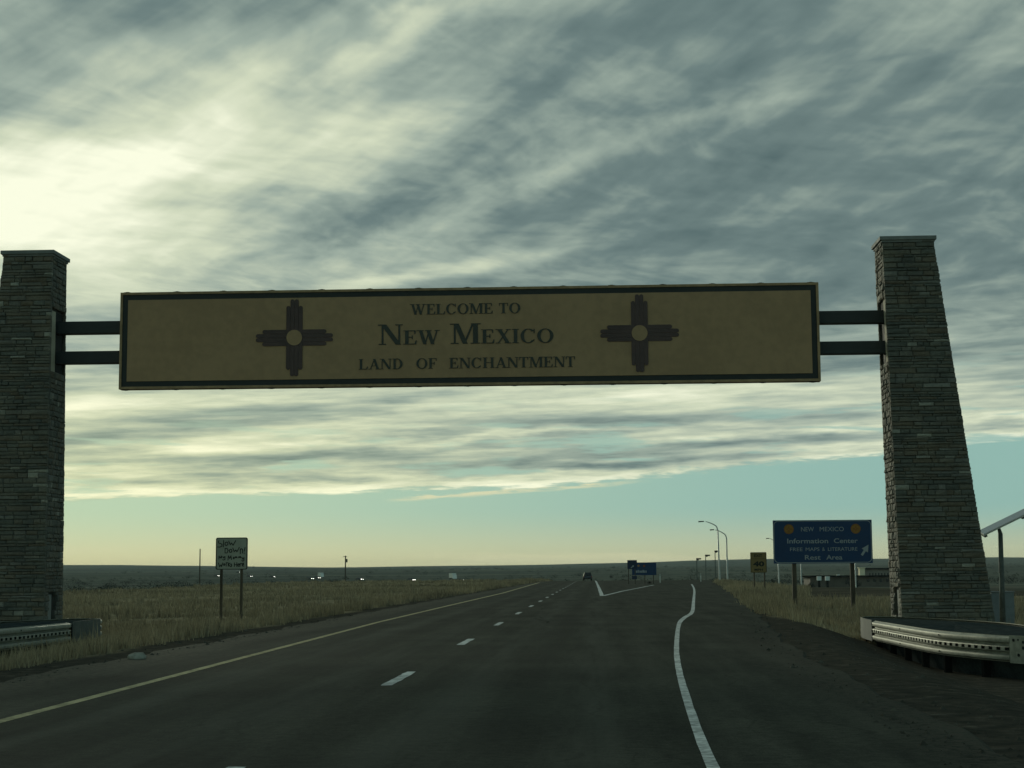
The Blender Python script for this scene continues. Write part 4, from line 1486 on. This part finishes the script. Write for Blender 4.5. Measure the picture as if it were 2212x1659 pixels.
# ------------------------------------------------------------------ lamps and poles
def street_lamp(label, base, rel, head_a, head_b, r0=0.11):
    """rel: outline of pole and arm relative to the base"""
    t_r = thing('street_lamp', label, 'street lamp', base, 0, 'tall curved arm lamps along the ramp')
    pole = [v_ for v_ in rel[:2]]
    mb = MB(); mb.tube([(0, 0, -0.8)] + [tuple(p) for p in pole], [r0 * 1.25, r0 * 1.1, r0 * 0.75], 10); obj('pole', mb, M_['galv_light'], t_r, True)
    arm = catmull([Vector(p) for p in rel[1:]], 5)
    mb = MB(); mb.tube([tuple(p) for p in arm], [r0 * 0.72 - (r0 * 0.35) * k / len(arm) for k in range(len(arm))], 8); obj('arm', mb, M_['galv_light'], t_r, True)
    a, b_ = Vector(head_a), Vector(head_b)
    mb = MB(); mb.hexa([(a.x, -0.12, a.z - 0.05), (b_.x, -0.16, b_.z - 0.09), (b_.x, 0.16, b_.z - 0.09), (a.x, 0.12, a.z - 0.05),
                        (a.x, -0.10, a.z + 0.08), (b_.x, -0.13, b_.z + 0.07), (b_.x, 0.13, b_.z + 0.07), (a.x, 0.10, a.z + 0.08)])
    obj('lamp_head', mb, M_['galv_dull'], t_r)
    mb = MB(); mb.box((0 - 0.2, -0.2, -0.1), (0.2, 0.2, 0.12)); obj('base_plate', mb, M_['galv_dull'], t_r)
    return t_r


def rel_pts(base, pts, Y):
    return [at(x, y, Y) - base for x, y in pts]


YL = 212.0
b0 = at(1554.7, 1256.5, YL); b0.z = gz(b0.x, YL)
street_lamp('tall pale street lamp with arm curving left, the nearer and higher of the close pair', b0,
            [Vector((0, 0, 0.1))] + rel_pts(b0, [(1550.6, 1147), (1548, 1138), (1541.5, 1133), (1531, 1128.5), (1524, 1126.5)], YL), *rel_pts(b0, [(1520.7, 1126.5), (1508.6, 1126.8)], YL))
YL = 218.0
b1 = at(1571.6, 1257.5, YL); b1.z = gz(b1.x, YL)
street_lamp('second street lamp of the close pair, lower arm, its pole further right', b1,
            [Vector((0, 0, 0.1))] + rel_pts(b1, [(1569.4, 1163), (1567, 1156), (1561, 1151), (1551, 1146), (1544.5, 1144.6)], YL), *rel_pts(b1, [(1542.5, 1144.4), (1533.6, 1144.6)], YL))
for lab, xb_, yb__, xh, yt in (('street lamp rising behind the left part of the blue sign, arm showing to its left', 1683, 1261.5, 1655, 1163),
                               ('lamp pole seen under the middle of the blue sign', 1731.4, 1263.5, 1703, 1166),
                               ('thin white lamp pole beside the right post of the blue sign', 1849, 1263.4, 1822, 1168)):
    YL = 290.0
    b1 = at(xb_, yb__, YL); b1.z = gz(b1.x, YL)
    street_lamp(lab, b1, [Vector((0, 0, 0.1))] + rel_pts(b1, [(xb_ - 3, yt + 15), (xb_ - 6, yt + 8), (xb_ - 12, yt + 4), (xh + 8, yt)], YL), *rel_pts(b1, [(xh + 7, yt), (xh, yt + 0.2)], YL))
for lab, xp, yt in (('small lot light with a twin head, tallest of the three on the skyline', 1544.5, 1190), ('middle lot light of the three on the skyline', 1524.2, 1199),
                    ('lowest lot light on the skyline, only its head above the mesa', 1505, 1206.5)):
    YL = 520.0
    p = at(xp, yt, YL)
    g_ = gz(p.x, YL)
    lt = thing('lot_light', lab, 'lot light', (p.x, YL, g_), 0, 'small lot lights on the skyline')
    mb = MB(); mb.tube([(0, 0, -1), (0, 0, p.z - g_)], 0.12, 8); obj('pole', mb, M_['galv_dull'], lt)
    mb = MB(); mb.box((-0.15, -0.4, p.z - g_ - 0.3), (1.35, 0.4, p.z - g_ + 0.12)); mb.box((0.1, -0.3, p.z - g_ - 0.55), (0.6, 0.3, p.z - g_ - 0.3)); obj('lamp_head', mb, M_['roof'], lt)
for lab, xp, yt, cross in (('bare utility pole to the left of the hand-lettered sign', 432.3, 1185.5, 0), ('utility pole with a small transformer, out on the plain left of centre', 746.3, 1200.5, 1)):
    YL = 480.0
    p = at(xp, yt, YL)
    g_ = gz(p.x, YL)
    H_ = p.z - g_
    up_ = thing('utility_pole', lab, 'utility pole', (p.x, YL, g_), 0, 'utility poles on the plain')
    mb = MB(); mb.tube([(0.0, 0, -1), (0, 0, H_)], [0.22, 0.15], 10); obj('pole', mb, M_['wood_post'], up_)
    if cross:
        mb = MB(); mb.box((-0.7, -0.06, H_ - 0.35), (0.5, 0.06, H_ - 0.2)); obj('crossarm', mb, M_['wood_post'], up_)
        mb = MB(); mb.tube([(0.38, 0, H_ - 1.9), (0.38, 0, H_ - 0.9)], 0.24, 10); obj('transformer', mb, M_['galv_dull'], up_)
for lab, xp, yb_ in (('thin pale marker post at the ramp mouth beside the wide blue sign', 1426, 1259), ('thin pale marker post beside the two close lamp poles', 1514, 1257)):
    p = hit(xp, yb_)
    dl_ = thing('marker_post', lab, 'marker post', p, 0, 'marker posts along the ramp')
    mb = MB(); mb.box((-0.05, -0.02, -0.3), (0.05, 0.02, 1.1)); obj('post', mb, M_['car_white'], dl_)
    mb = MB(); mb.box((-0.045, -0.03, 0.85), (0.045, -0.022, 1.05)); obj('reflector', mb, M_['sign_white'], dl_)

# solar panel on its pole, and the cabinet behind it
YP = 55.0
pb = at(2166, 1345, YP); ptp = at(2161, 1152, YP)
g_ = gz(pb.x, YP)
sp_ = thing('solar_panel', 'tilted solar panel on a steel pole at the right edge of the picture', 'solar panel', (pb.x, YP, g_))
topz = ptp.z - g_
mb = MB(); mb.tube([(0, 0, -0.3), (ptp.x - pb.x, 0, topz)], [0.10, 0.075], 12); obj('pole', mb, M_['galv_dull'], sp_, True)
mb = MB(); mb.tube([(ptp.x - pb.x - 0.075, -0.03, 0.4), (ptp.x - pb.x - 0.085, -0.03, topz - 1.3)], 0.022, 8); obj('conduit', mb, M_['galv_light'], sp_)
cc = at(2157, 1139, YP) - Vector((pb.x, YP, g_))
mb = MB(); mb.tube([(ptp.x - pb.x, 0, topz - 0.02), tuple(cc)], [0.07, 0.05], 10); obj('bracket', mb, M_['galv_dull'], sp_)
pa_, pz_ = at(2121, 1157, YP) - Vector((pb.x, YP, g_)), at(2240, 1099, YP) - Vector((pb.x, YP, g_))
d_ = (pz_ - pa_).normalized()
up_v = Vector((-d_.z, 0, d_.x))
# the module also tips towards the road, so its pale back shows
wv_ = Vector((0, 1.0, 0)) - up_v * 0.0 + Vector((0, 0, 0.16)); wv_.normalize()
nv_ = d_.cross(wv_).normalized()
if nv_.z < 0: nv_ = -nv_
ln = (pz_ - pa_).length
def slabp(name, s0, s1, w0, w1, n0, n1, m_):
    mb = MB()
    mb.hexa([pa_ + d_ * a + wv_ * b_ + nv_ * c__ for c__ in (n0, n1) for a, b_ in ((s0, w0), (s1, w0), (s1, w1), (s0, w1))])
    return obj(name, mb, m_, sp_)
slabp('panel_frame', 0, ln, -0.42, 0.42, 0.05, 0.10, M_['galv_light'])
slabp('cells', 0.03, ln - 0.03, -0.39, 0.39, 0.102, 0.106, M_['solar_cell'])
slabp('backing', 0.03, ln - 0.03, -0.39, 0.39, 0.044, 0.048, M_['solar_back'])
slabp('mount_rail', 0.02, 0.12, -0.3, 0.3, -0.04, 0.042, M_['galv_dull'])
slabp('mount_rail', ln - 0.62, ln - 0.52, -0.3, 0.3, -0.04, 0.042, M_['galv_dull'])
YC = 56.5
c0_, c1_ = at(2143, 1345, YC), at(2190, 1279, YC)
g_ = gz(c0_.x, YC)
cb = thing('equipment_cabinet', 'pale blue-grey equipment cabinet behind the solar panel pole', 'cabinet', (c0_.x, YC, g_))
CW, CH = c1_.x - c0_.x, c1_.z - g_
mb = MB(); mb.box((0, 0, -0.1), (CW, 0.5, CH)); o = obj('housing', mb, M_['cabinet'], cb)
mb = MB(); mb.box((0.03, -0.012, 0.1), (CW / 2 - 0.01, -0.001, CH - 0.05)); obj('door', mb, M_['cabinet'], cb)
mb = MB(); mb.box((CW / 2 + 0.01, -0.012, 0.1), (CW - 0.03, -0.001, CH - 0.05)); obj('door', mb, M_['cabinet'], cb)
mb = MB(); mb.box((-0.03, -0.04, CH + 0.002), (CW + 0.03, 0.54, CH + 0.03)); obj('lid', mb, M_['cabinet'], cb)

# ------------------------------------------------------------------ rest area building
YR = 450.0
def ry(x, y): return at(x, y, YR)
lb, lt_ = ry(1748, 1264), ry(1965, 1244)
gB = min(lb.z, gz(1848 / 10, YR)) - 0.5
bd = thing('rest_area_building', 'low brown rest area building with a tan tower, left of the right pillar', 'building', (lb.x, YR, gB))
def bbox(name, x0, y0p, x1, y1p, dy0, dy1, m_, parent=bd, bottom=None):
    a, b_ = ry(x0, y0p), ry(x1, y1p)
    mb = MB(); mb.box((a.x - lb.x, dy0, (b_.z if bottom is None else bottom) - gB), (b_.x - lb.x, dy1, a.z - gB))
    return obj(name, mb, m_, parent)
lo_w = bbox('lower_wall', 1750, 1245.5, 1965, 1262, 0, 14, M_['stucco_dark'], bottom=gB - 1)
bbox('lower_roof', 1743, 1243.6, 1970, 1245.3, -1.2, 15, M_['roof'])
up_w = bbox('upper_wall', 1874, 1229, 2010, 1243.4, 4, 13, mat('grey_brown_stucco', (0.24, 0.21, 0.18), 0.95, 0, 0.15, 0.8))
bbox('upper_roof', 1871, 1227, 2014, 1228.8, 3.4, 14, M_['roof'])
tw_ = bbox('tower', 1861.3, 1227.5, 1873, 1243.4, 3.2, 6, M_['adobe'])
bbox('tower_cap', 1859.3, 1225.7, 1873.6, 1227.3, 3.0, 6.2, M_['adobe'])
for k in range(8):
    x = 1883 + 6.5 * k
    bbox('window', x, 1237.8, x + 2.4, 1243.0, 3.93, 3.985, M_['window'], up_w)
for k in range(6):
    x = 1872 + 14 * k
    bbox('window', x, 1250, x + 6, 1257, -0.06, -0.01, M_['window'], lo_w)
bbox('door', 1826, 1249, 1834, 1262, -0.07, -0.01, M_['window'], lo_w)
bbox('roof_vent', 1814, 1240.8, 1820.5, 1243.4, 5, 6, M_['car_white'])
for lab, x in (('boxy pale cabinet by the dark building wall, the left of two', 1765), ('boxy pale cabinet by the dark building wall, the right of two', 1783)):
    YV = 440.0
    a, b_ = at(x, 1245, YV), at(x + 9.6, 1254, YV)
    g_ = gz(a.x, YV)
    uc = thing('utility_cabinet', lab, 'cabinet', (a.x, YV, g_), 0, 'pale cabinets at the rest area')
    W_ = b_.x - a.x
    mb = MB(); mb.box((0, 0, b_.z - g_), (W_, 0.9, a.z - g_)); obj('housing', mb, M_['solar_back'], uc)
    mb = MB(); mb.box((W_ * 0.25, 0.2, -0.3), (W_ * 0.75, 0.7, b_.z - g_ - 0.003)); obj('stand', mb, M_['roof'], uc)

# ------------------------------------------------------------------ vehicles
def car(label, loc, rz, paint, head=False, tail=False, group=None, suv=False):
    t_r = thing('car', label, 'car', loc, rz, group)
    Lc, Wc, Hc = 4.6, 1.82, 1.5 + 0.2 * suv
    prof = [(-2.28, 0.35), (2.28, 0.35), (2.3, 0.72), (1.9, 0.86), (1.05, 0.95), (-1.75, 1.0), (-2.25, 0.95), (-2.32, 0.6)]
    mb = MB()
    n = len(prof)
    i0 = len(mb.v)
    for s, k_ in ((-0.91, 0), (0.91, 0)):
        mb.v += [(s * (0.96 if p[1] > 0.9 else 1.0), p[0], p[1]) for p in prof]
    mb.f.append(tuple(range(n))); mb.f.append(tuple(n + k for k in reversed(range(n))))
    for k in range(n):
        j = (k + 1) % n
        mb.f.append((j, k, n + k, n + j))
    obj('body', mb, paint, t_r)
    cab = [(-2.15 if suv else -1.8, 0.99), (1.02, 0.96), (0.3, Hc), (-1.7 if suv else -1.05, Hc)]
    mb = MB()
    mb.v += [(-0.86, p[0], p[1]) if p[1] < 1.2 else (-0.62, p[0], p[1]) for p in cab] + [(0.86, p[0], p[1]) if p[1] < 1.2 else (0.62, p[0], p[1]) for p in cab]
    mb.f += [(0, 1, 2, 3), (7, 6, 5, 4), (0, 4, 5, 1), (1, 5, 6, 2), (2, 6, 7, 3), (3, 7, 4, 0)]
    obj('cabin', mb, paint, t_r)
    mb = MB()
    mb.poly([(-0.76, 1.0, 1.03), (0.76, 1.0, 1.03), (0.57, 0.36, Hc - 0.06), (-0.57, 0.36, Hc - 0.06)])
    mb.v = [(x, y + 0.03, z + 0.012) for x, y, z in mb.v]
    obj('windscreen', mb, M_['window'], t_r)
    mb = MB(); yb2 = cab[0][0]; yt2 = cab[3][0]
    mb.poly([(-0.76, yb2 + 0.06, 1.06), (0.76, yb2 + 0.06, 1.06), (0.57, yt2 - 0.04, Hc - 0.08), (-0.57, yt2 - 0.04, Hc - 0.08)])
    mb.v = [(x, y - 0.035, z + 0.012) for x, y, z in mb.v]
    obj('rear_window', mb, M_['window'], t_r)
    for sx_ in (-1, 1):
        for yy in (-1.4, 1.4):
            mb = MB(); mb.tube([(sx_ * 0.72, yy, 0.33), (sx_ * 0.93, yy, 0.33)], 0.33, 16); obj('wheel', mb, M_['tyre'], t_r)
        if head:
            mb = MB(); mb.tube([(sx_ * 0.66, 2.24, 0.70), (sx_ * 0.66, 2.345, 0.70)], 0.11, 10); obj('glint_disc', mb, M_['sun_glint'], t_r)  # added glowing disc imitating sunlight flashing off the glass
        mb = MB(); mb.box((sx_ * 0.80 - 0.1, -2.345, 0.72), (sx_ * 0.80 + 0.1, -2.30, 0.90)); obj('tail_light', mb, M_['taillamp'] if tail else mat('red_lens', (0.25, 0.01, 0.01), 0.3), t_r)
    return t_r


pc = P2(1269, 1253.8)
c1 = car('black car driving away in the right lane, just before the road dips', (pc.x, pc.y, float(road_z(pc.y)) + 0.01), 0.03, M_['car_dark'], suv=True)
p = hit(1683, 1263.5, 150)
car('dark car with a lit red tail lamp at the foot of the lamp pole', (p.x, 300, gz(p.x, 300)), rad(-60), M_['car_dark'], tail=True)
OPP = 'vehicles coming the other way with painted sun glints'
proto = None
for lab, x, y in (('oncoming car with painted glints just left of the hand-lettered sign', 467.3, 1244), ('oncoming car with painted glints just right of the hand-lettered sign', 538.7, 1245), ('painted glints of the third oncoming car right of the lettered sign', 586.7, 1246.5),
                  ('faint painted glints of the oncoming car highest up, between the lettered sign posts', 515, 1236), ('oncoming car just left of the smaller white truck', 669, 1251), ('oncoming car touching the front of the smaller white truck', 684, 1249),
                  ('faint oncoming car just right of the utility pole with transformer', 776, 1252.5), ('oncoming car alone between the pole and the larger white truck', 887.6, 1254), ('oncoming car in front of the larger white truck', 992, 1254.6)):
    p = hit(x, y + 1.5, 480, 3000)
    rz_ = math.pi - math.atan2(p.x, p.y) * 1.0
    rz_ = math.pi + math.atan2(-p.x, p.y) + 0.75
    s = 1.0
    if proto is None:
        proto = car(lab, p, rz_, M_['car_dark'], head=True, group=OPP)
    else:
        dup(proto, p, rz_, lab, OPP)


def truck(label, loc, rz, scale=1.0):
    t_r = thing('box_truck', label, 'truck', loc, rz, 'white trucks on the plain')
    mb = MB(); mb.box((-1.2, -4.2, 0.95), (1.2, 1.6, 3.4)); obj('cargo_box', mb, M_['car_white'], t_r)
    mb = MB(); mb.v += [(-1.1, 1.7, 0.5), (1.1, 1.7, 0.5), (1.1, 3.6, 0.5), (-1.1, 3.6, 0.5), (-1.05, 1.7, 2.6), (1.05, 1.7, 2.6), (1.05, 2.9, 2.6), (-1.05, 2.9, 2.6)]
    mb.f += [(3, 2, 1, 0), (4, 5, 6, 7), (0, 1, 5, 4), (1, 2, 6, 5), (2, 3, 7, 6), (3, 0, 4, 7)]
    obj('cab', mb, M_['car_white'], t_r)
    mb = MB(); mb.box((-0.5, -4.1, 0.6), (0.5, 3.0, 0.93)); obj('chassis', mb, M_['roof'], t_r)
    for sx_ in (-1, 1):
        for yy in (-3.0, 2.6):
            mb = MB(); mb.tube([(sx_ * 0.75, yy, 0.48), (sx_ * 1.12, yy, 0.48)], 0.48, 14); obj('wheel', mb, M_['tyre'], t_r)
    return t_r


p = at(979, 1250, 880.0); p.z = gz(p.x, p.y)
tr_ = truck('larger white truck half hidden by the grass crest, left of the road', p, math.pi + 0.35)
p = at(693.5, 1247, 1080.0); p.z = gz(p.x, p.y)
dup(tr_, p, math.pi + 0.4, 'smaller white truck further left on the plain', 'white trucks on the plain')

# ------------------------------------------------------------------ stone on the left shoulder
pr = P2(297, 1423)
bm = bmesh.new()
bmesh.ops.create_icosphere(bm, subdivisions=3, radius=1.0)
for v_ in bm.verts:
    k = 1 + 0.22 * mn.noise(v_.co * 1.7) + 0.08 * mn.noise(v_.co * 5)
    v_.co = Vector((v_.co.x * 0.17 * k, v_.co.y * 0.15 * k, v_.co.z * 0.10 * k))
me = bpy.data.meshes.new('rock'); bm.to_mesh(me); bm.free()
rk = link('rock', me, M_['rock'], None, True)
rk.location = (pr.x, pr.y, max(gz(pr.x, pr.y), -0.1) + 0.04)
tag(rk, 'single pale flat rock lying on the left shoulder beyond the yellow line', 'rock')

# ------------------------------------------------------------------ dry grass
def grass_material():
    m = bpy.data.materials.new('dry_grass_blades')
    m.use_nodes = True
    t = m.node_tree; t.nodes.clear()
    N = NT(t)
    bs = N.node('ShaderNodeBsdfPrincipled'); out = N.node('ShaderNodeOutputMaterial')
    a = N.node('ShaderNodeAttribute', attribute_name='tint')
    c = N.ramp(a.outputs['Fac'], [(0.0, (0.12, 0.10, 0.065)), (0.35, (0.22, 0.185, 0.115)), (0.7, (0.31, 0.26, 0.16)), (1.0, (0.40, 0.34, 0.22))])
    N.put(bs.inputs['Base Color'], c)
    bs.inputs['Roughness'].default_value = 0.8
    tr_n = N.node('ShaderNodeBsdfTranslucent'); N.put(tr_n.inputs[0], c)
    mx = N.node('ShaderNodeMixShader'); mx.inputs[0].default_value = 0.12
    t.links.new(bs.outputs[0], mx.inputs[1]); t.links.new(tr_n.outputs[0], mx.inputs[2]); t.links.new(mx.outputs[0], out.inputs[0])
    return m


GM = grass_material()


def grass_patch(name, n, ylo, yhi, xfun, blades, hmin, hmax):
    """tufts of blades; density falls with distance, blade width grows so that far tufts still read"""
    Y = np.exp(nrng.uniform(np.log(ylo), np.log(yhi), n))
    X = xfun(Y, n)
    keep = np.ones(n, bool)
    e = X - xr_edge(Y); wl = xl_edge(Y) - X
    keep &= (e > np.interp(Y, [0, 34, 43, 50, 60], [8.0, 6.0, 3.6, 1.2, 0.35]) + nrng.uniform(-0.3, 0.5, n)) | (wl > np.interp(Y, [0, 40, 200], [1.5, 1.1, 0.5]) + nrng.uniform(-0.3, 0.6, n))
    dens = 0.5 + 0.5 * wob(X, Y, 3.1, 6) + 0.35 * wob(X, Y, 11.0, 7)
    keep &= nrng.random(n) < np.clip(0.35 + dens * 0.6, 0.15, 1)
    keep &= ~((X > 0) & (Y > 92) & (1290 + 3578 * X / Y > 1735))          # bare lot by the rest area
    keep &= ~((np.hypot(X - 8.4, Y - 39.5) < 4.2) | (np.hypot(X - 8.2, Y - 34.5) < 3.5))
    X, Y = X[keep], Y[keep]
    n = len(X)
    Z = height(X, Y)
    pt = wob(X, Y, 6.0, 8) * 0.16 + wob(X * 0.4, Y, 9.0, 2) * 0.2
    vs = np.zeros((n, blades, 3, 3)); tint = np.zeros((n, blades, 3))
    a = nrng.uniform(0, 2 * np.pi, (n, blades)); lean = nrng.uniform(0.05, 0.45, (n, blades))
    h = nrng.uniform(hmin, hmax, (n, blades)) * np.clip(0.85 + 0.55 * wob(X, Y, 1.9, 0) + 0.3 * (nrng.random(n) < 0.06) * 2, 0.35, 2.0)[:, None] * (0.75 + 0.5 * nrng.random((n, 1)))
    wdt = (0.004 + Y[:, None] * 0.00026) * nrng.uniform(0.7, 1.3, (n, blades))
    spread = 0.06 + Y[:, None] * 0.0006
    bx = X[:, None] + nrng.normal(0, 1, (n, blades)) * spread; by = Y[:, None] + nrng.normal(0, 1, (n, blades)) * spread
    wa = nrng.uniform(-0.6, 0.6, (n, blades))
    vs[:, :, 0, 0] = bx - wdt * np.cos(wa); vs[:, :, 0, 1] = by - wdt * np.sin(wa)
    vs[:, :, 1, 0] = bx + wdt * np.cos(wa); vs[:, :, 1, 1] = by + wdt * np.sin(wa)
    vs[:, :, 2, 0] = bx + np.cos(a) * lean * h; vs[:, :, 2, 1] = by + np.sin(a) * lean * h
    vs[:, :, 0, 2] = Z[:, None] - 0.03; vs[:, :, 1, 2] = Z[:, None] - 0.03; vs[:, :, 2, 2] = Z[:, None] + h
    tv = np.clip(0.45 + pt[:, None] + nrng.normal(0, 0.2, (n, blades)), 0, 1)
    tint[:] = tv[:, :, None]
    nt = n * blades
    me = bpy.data.meshes.new(name)
    me.vertices.add(nt * 3); me.vertices.foreach_set('co', vs.reshape(-1))
    me.loops.add(nt * 3); me.loops.foreach_set('vertex_index', np.arange(nt * 3))
    me.polygons.add(nt); me.polygons.foreach_set('loop_start', np.arange(0, nt * 3, 3)); me.polygons.foreach_set('loop_total', np.full(nt, 3))
    me.update(calc_edges=True)
    at_ = me.attributes.new('tint', 'FLOAT', 'POINT'); at_.data.foreach_set('value', tint.reshape(-1).astype(np.float32))
    o = link(name, me, GM)
    o['kind'] = 'stuff'
    o['category'] = 'grass'
    return o


o = grass_patch('verge_grass', 30000, 24, 330, lambda Y, n: np.where(nrng.random(n) < 0.35, -9.3 - nrng.exponential(1.8, n), -9.3 - nrng.random(n) * (0.365 * Y - 3)), 9, 0.08, 0.34)
o['label'] = 'dry tan grass of the left verge, running to the crest'
o = grass_patch('field_grass', 28000, 30, 230, lambda Y, n: xr_edge(Y) + np.where(nrng.random(n) < 0.35, nrng.exponential(1.8, n), nrng.random(n) * np.maximum(0.33 * Y - xr_edge(Y), 2)), 9, 0.10, 0.38)
o['label'] = 'yellowish dry grass of the right verge, round the sign posts'


# ------------------------------------------------------------------ shrubs
def shrub_mesh(seed, n=420):
    r = np.random.default_rng(seed)
    me = bpy.data.meshes.new('crown')
    d = r.normal(0, 1, (n, 3)); d /= np.linalg.norm(d, axis=1)[:, None]
    lob = 1 + 0.35 * np.sin(d[:, 0] * 4 + seed) * np.cos(d[:, 1] * 3.3 + seed) + 0.25 * np.sin(d[:, 2] * 6 + seed)
    rr = r.random(n) ** 0.45 * lob
    c = d * rr[:, None] * np.array([1, 1, 0.75]) + np.array([0, 0, 0.72])
    c[:, 2] = np.maximum(c[:, 2], 0.08)
    v = (c[:, None, :] + r.normal(0, 0.11, (n, 3, 3))).reshape(-1, 3)
    me.from_pydata(v.tolist(), [], [(3 * i, 3 * i + 1, 3 * i + 2) for i in range(n)])
    me.materials.append(M_['shrub'])
    return me


SH = [shrub_mesh(s) for s in range(3)]
SHB = shrub_mesh(9, 900)


def shrub(label, x, y, wpx, Y=None, cat='shrub', me=None, group=None):
    p = hit(x, y, 60, 4000) if Y is None else at(x, y, Y)
    g_ = gz(p.x, p.y)
    s = wpx * p.y / 3578 / 2.1
    t_r = thing('shrub', label, cat, (p.x, p.y, g_ - 0.03), rng.uniform(0, 6), group)
    c_ = link('crown', me or SH[rng.randrange(3)], None, t_r)
    c_.scale = (s, s, s)
    mb = MB(); mb.tube([(0, 0, -0.2), (0.03 * s, 0, 0.5 * s)], [0.10 * s, 0.05 * s], 6); obj('stem', mb, M_['bark'], t_r)
    return t_r


shrub('lone dark bush just right of the black car', 1320, 1248.5, 8)
shrub('dark bush behind the right post of the blue sign', 1846, 1266, 27, 400)
shrub('dark bush at the left end of the brown building', 1752, 1264, 17, 420)
shrub('small dark bush under the wide blue sign', 1403, 1255, 8, 200)
shrub('small dark bush in the grass right of the two close lamps', 1612, 1264, 7)
shrub('dark round bush low in the field left of the right sign post', 1801, 1296, 12)
shrub('tiny bushy tree standing on the left skyline beside the lettered sign', 547.6, 1224.5, 6, 4300)
# scattered scrub on the plain: one mass nobody could count
vs, fs = [], []
nb = 4200
base = [np.array([v.co for v in m_.vertices]).reshape(-1, 3, 3)[:34] for m_ in SH]
azr = nrng.uniform(-0.33, 0.31, nb)
Dd = np.exp(np.where(nrng.random(nb) < 0.45, nrng.uniform(np.log(420), np.log(720), nb), nrng.uniform(np.log(360), np.log(3600), nb)))
Xs, Ysx = np.sin(azr) * Dd, np.cos(azr) * Dd
clump = wob(Xs, Ysx, 60, 5) + wob(Xs, Ysx, 170, 6)
kp = (nrng.random(nb) < np.clip(0.45 + clump * 0.4, 0.08, 1)) & ~((Xs > 20) & (Ysx < 480) & (Ysx > 300) & (Xs < 120)) & ~((np.abs(Xs - 3) < 22) & (Ysx < 470))
Xs, Ysx = Xs[kp], Ysx[kp]
Zs = height(Xs, Ysx)
arr = []
for i in range(len(Xs)):
    s = rng.uniform(0.5, 1.4) * (1.0 + 0.0004 * Ysx[i])
    arr.append(base[i % 3] * np.array([s * 1.5, s, s * 0.8]) + np.array([Xs[i], Ysx[i], Zs[i] - 0.1]))
V = np.concatenate(arr).reshape(-1, 3)
nt = len(V) // 3
me = bpy.data.meshes.new('scrub')
me.vertices.add(nt * 3); me.vertices.foreach_set('co', V.reshape(-1))
me.loops.add(nt * 3); me.loops.foreach_set('vertex_index', np.arange(nt * 3))
me.polygons.add(nt); me.polygons.foreach_set('loop_start', np.arange(0, nt * 3, 3)); me.polygons.foreach_set('loop_total', np.full(nt, 3))
me.update(calc_edges=True)
o = link('scrub', me, M_['shrub'])
o['kind'] = 'stuff'; o['category'] = 'scrub'; o['label'] = 'dark low scrub scattered over the far plain'

# loose stones on the bare shoulders
n_g = 2600
gy = np.exp(nrng.uniform(np.log(11), np.log(62), n_g))
side = nrng.random(n_g) < 0.62
gx = np.where(side, xr_edge(gy) - 0.5 + nrng.exponential(1.7, n_g), xl_edge(gy) + 0.35 - nrng.exponential(0.5, n_g))
gzz = np.maximum(height(gx, gy), np.where((gx < xr_edge(gy)) & (gx > xl_edge(gy)), road_z(gy), -9))
tet = np.array([[(1, 0, 0), (-.5, .8, 0), (0, 0, .7)], [(-.5, .8, 0), (-.6, -.7, 0), (0, 0, .7)], [(-.6, -.7, 0), (1, 0, 0), (0, 0, .7)]], float).reshape(9, 3)
sc_ = (0.008 + nrng.exponential(0.010, n_g))[:, None, None] * nrng.uniform(0.7, 1.4, (n_g, 1, 3))
an = nrng.uniform(0, 6.28, n_g)
T3 = np.broadcast_to(tet, (n_g, 9, 3)) * sc_
V = np.stack([T3[:, :, 0] * np.cos(an)[:, None] - T3[:, :, 1] * np.sin(an)[:, None] + gx[:, None], T3[:, :, 0] * np.sin(an)[:, None] + T3[:, :, 1] * np.cos(an)[:, None] + gy[:, None], T3[:, :, 2] + gzz[:, None] - 0.002], -1).reshape(-1, 3)
nt = len(V) // 3
me = bpy.data.meshes.new('gravel')
me.vertices.add(nt * 3); me.vertices.foreach_set('co', V.reshape(-1))
me.loops.add(nt * 3); me.loops.foreach_set('vertex_index', np.arange(nt * 3))
me.polygons.add(nt); me.polygons.foreach_set('loop_start', np.arange(0, nt * 3, 3)); me.polygons.foreach_set('loop_total', np.full(nt, 3))
me.update(calc_edges=True)
o = link('gravel', me, mat('shoulder_gravel', (0.09, 0.085, 0.07), 0.95, 0, 0.5, 3, matte=True))
o['kind'] = 'stuff'; o['category'] = 'gravel'; o['label'] = 'loose gravel strewn along both road shoulders'

# ------------------------------------------------------------------ thin air between the gate and the mesa
hz = MB(); hz.box((-9400, -9400, float(TZ.min()) - 1.0), (9400, 9400, float(TZ.max()) + 3.0))
hm = bpy.data.materials.new('thin_haze'); hm.use_nodes = True
t = hm.node_tree; t.nodes.clear()
N = NT(t)
pv_ = N.node('ShaderNodeVolumePrincipled'); out = N.node('ShaderNodeOutputMaterial')
pv_.inputs['Density'].default_value = 0.000045
N.put(pv_.inputs['Color'], (0.80, 0.95, 1.0))
t.links.new(pv_.outputs[0], out.inputs['Volume'])
h_ = obj('haze', hz, hm)
h_['kind'] = 'stuff'
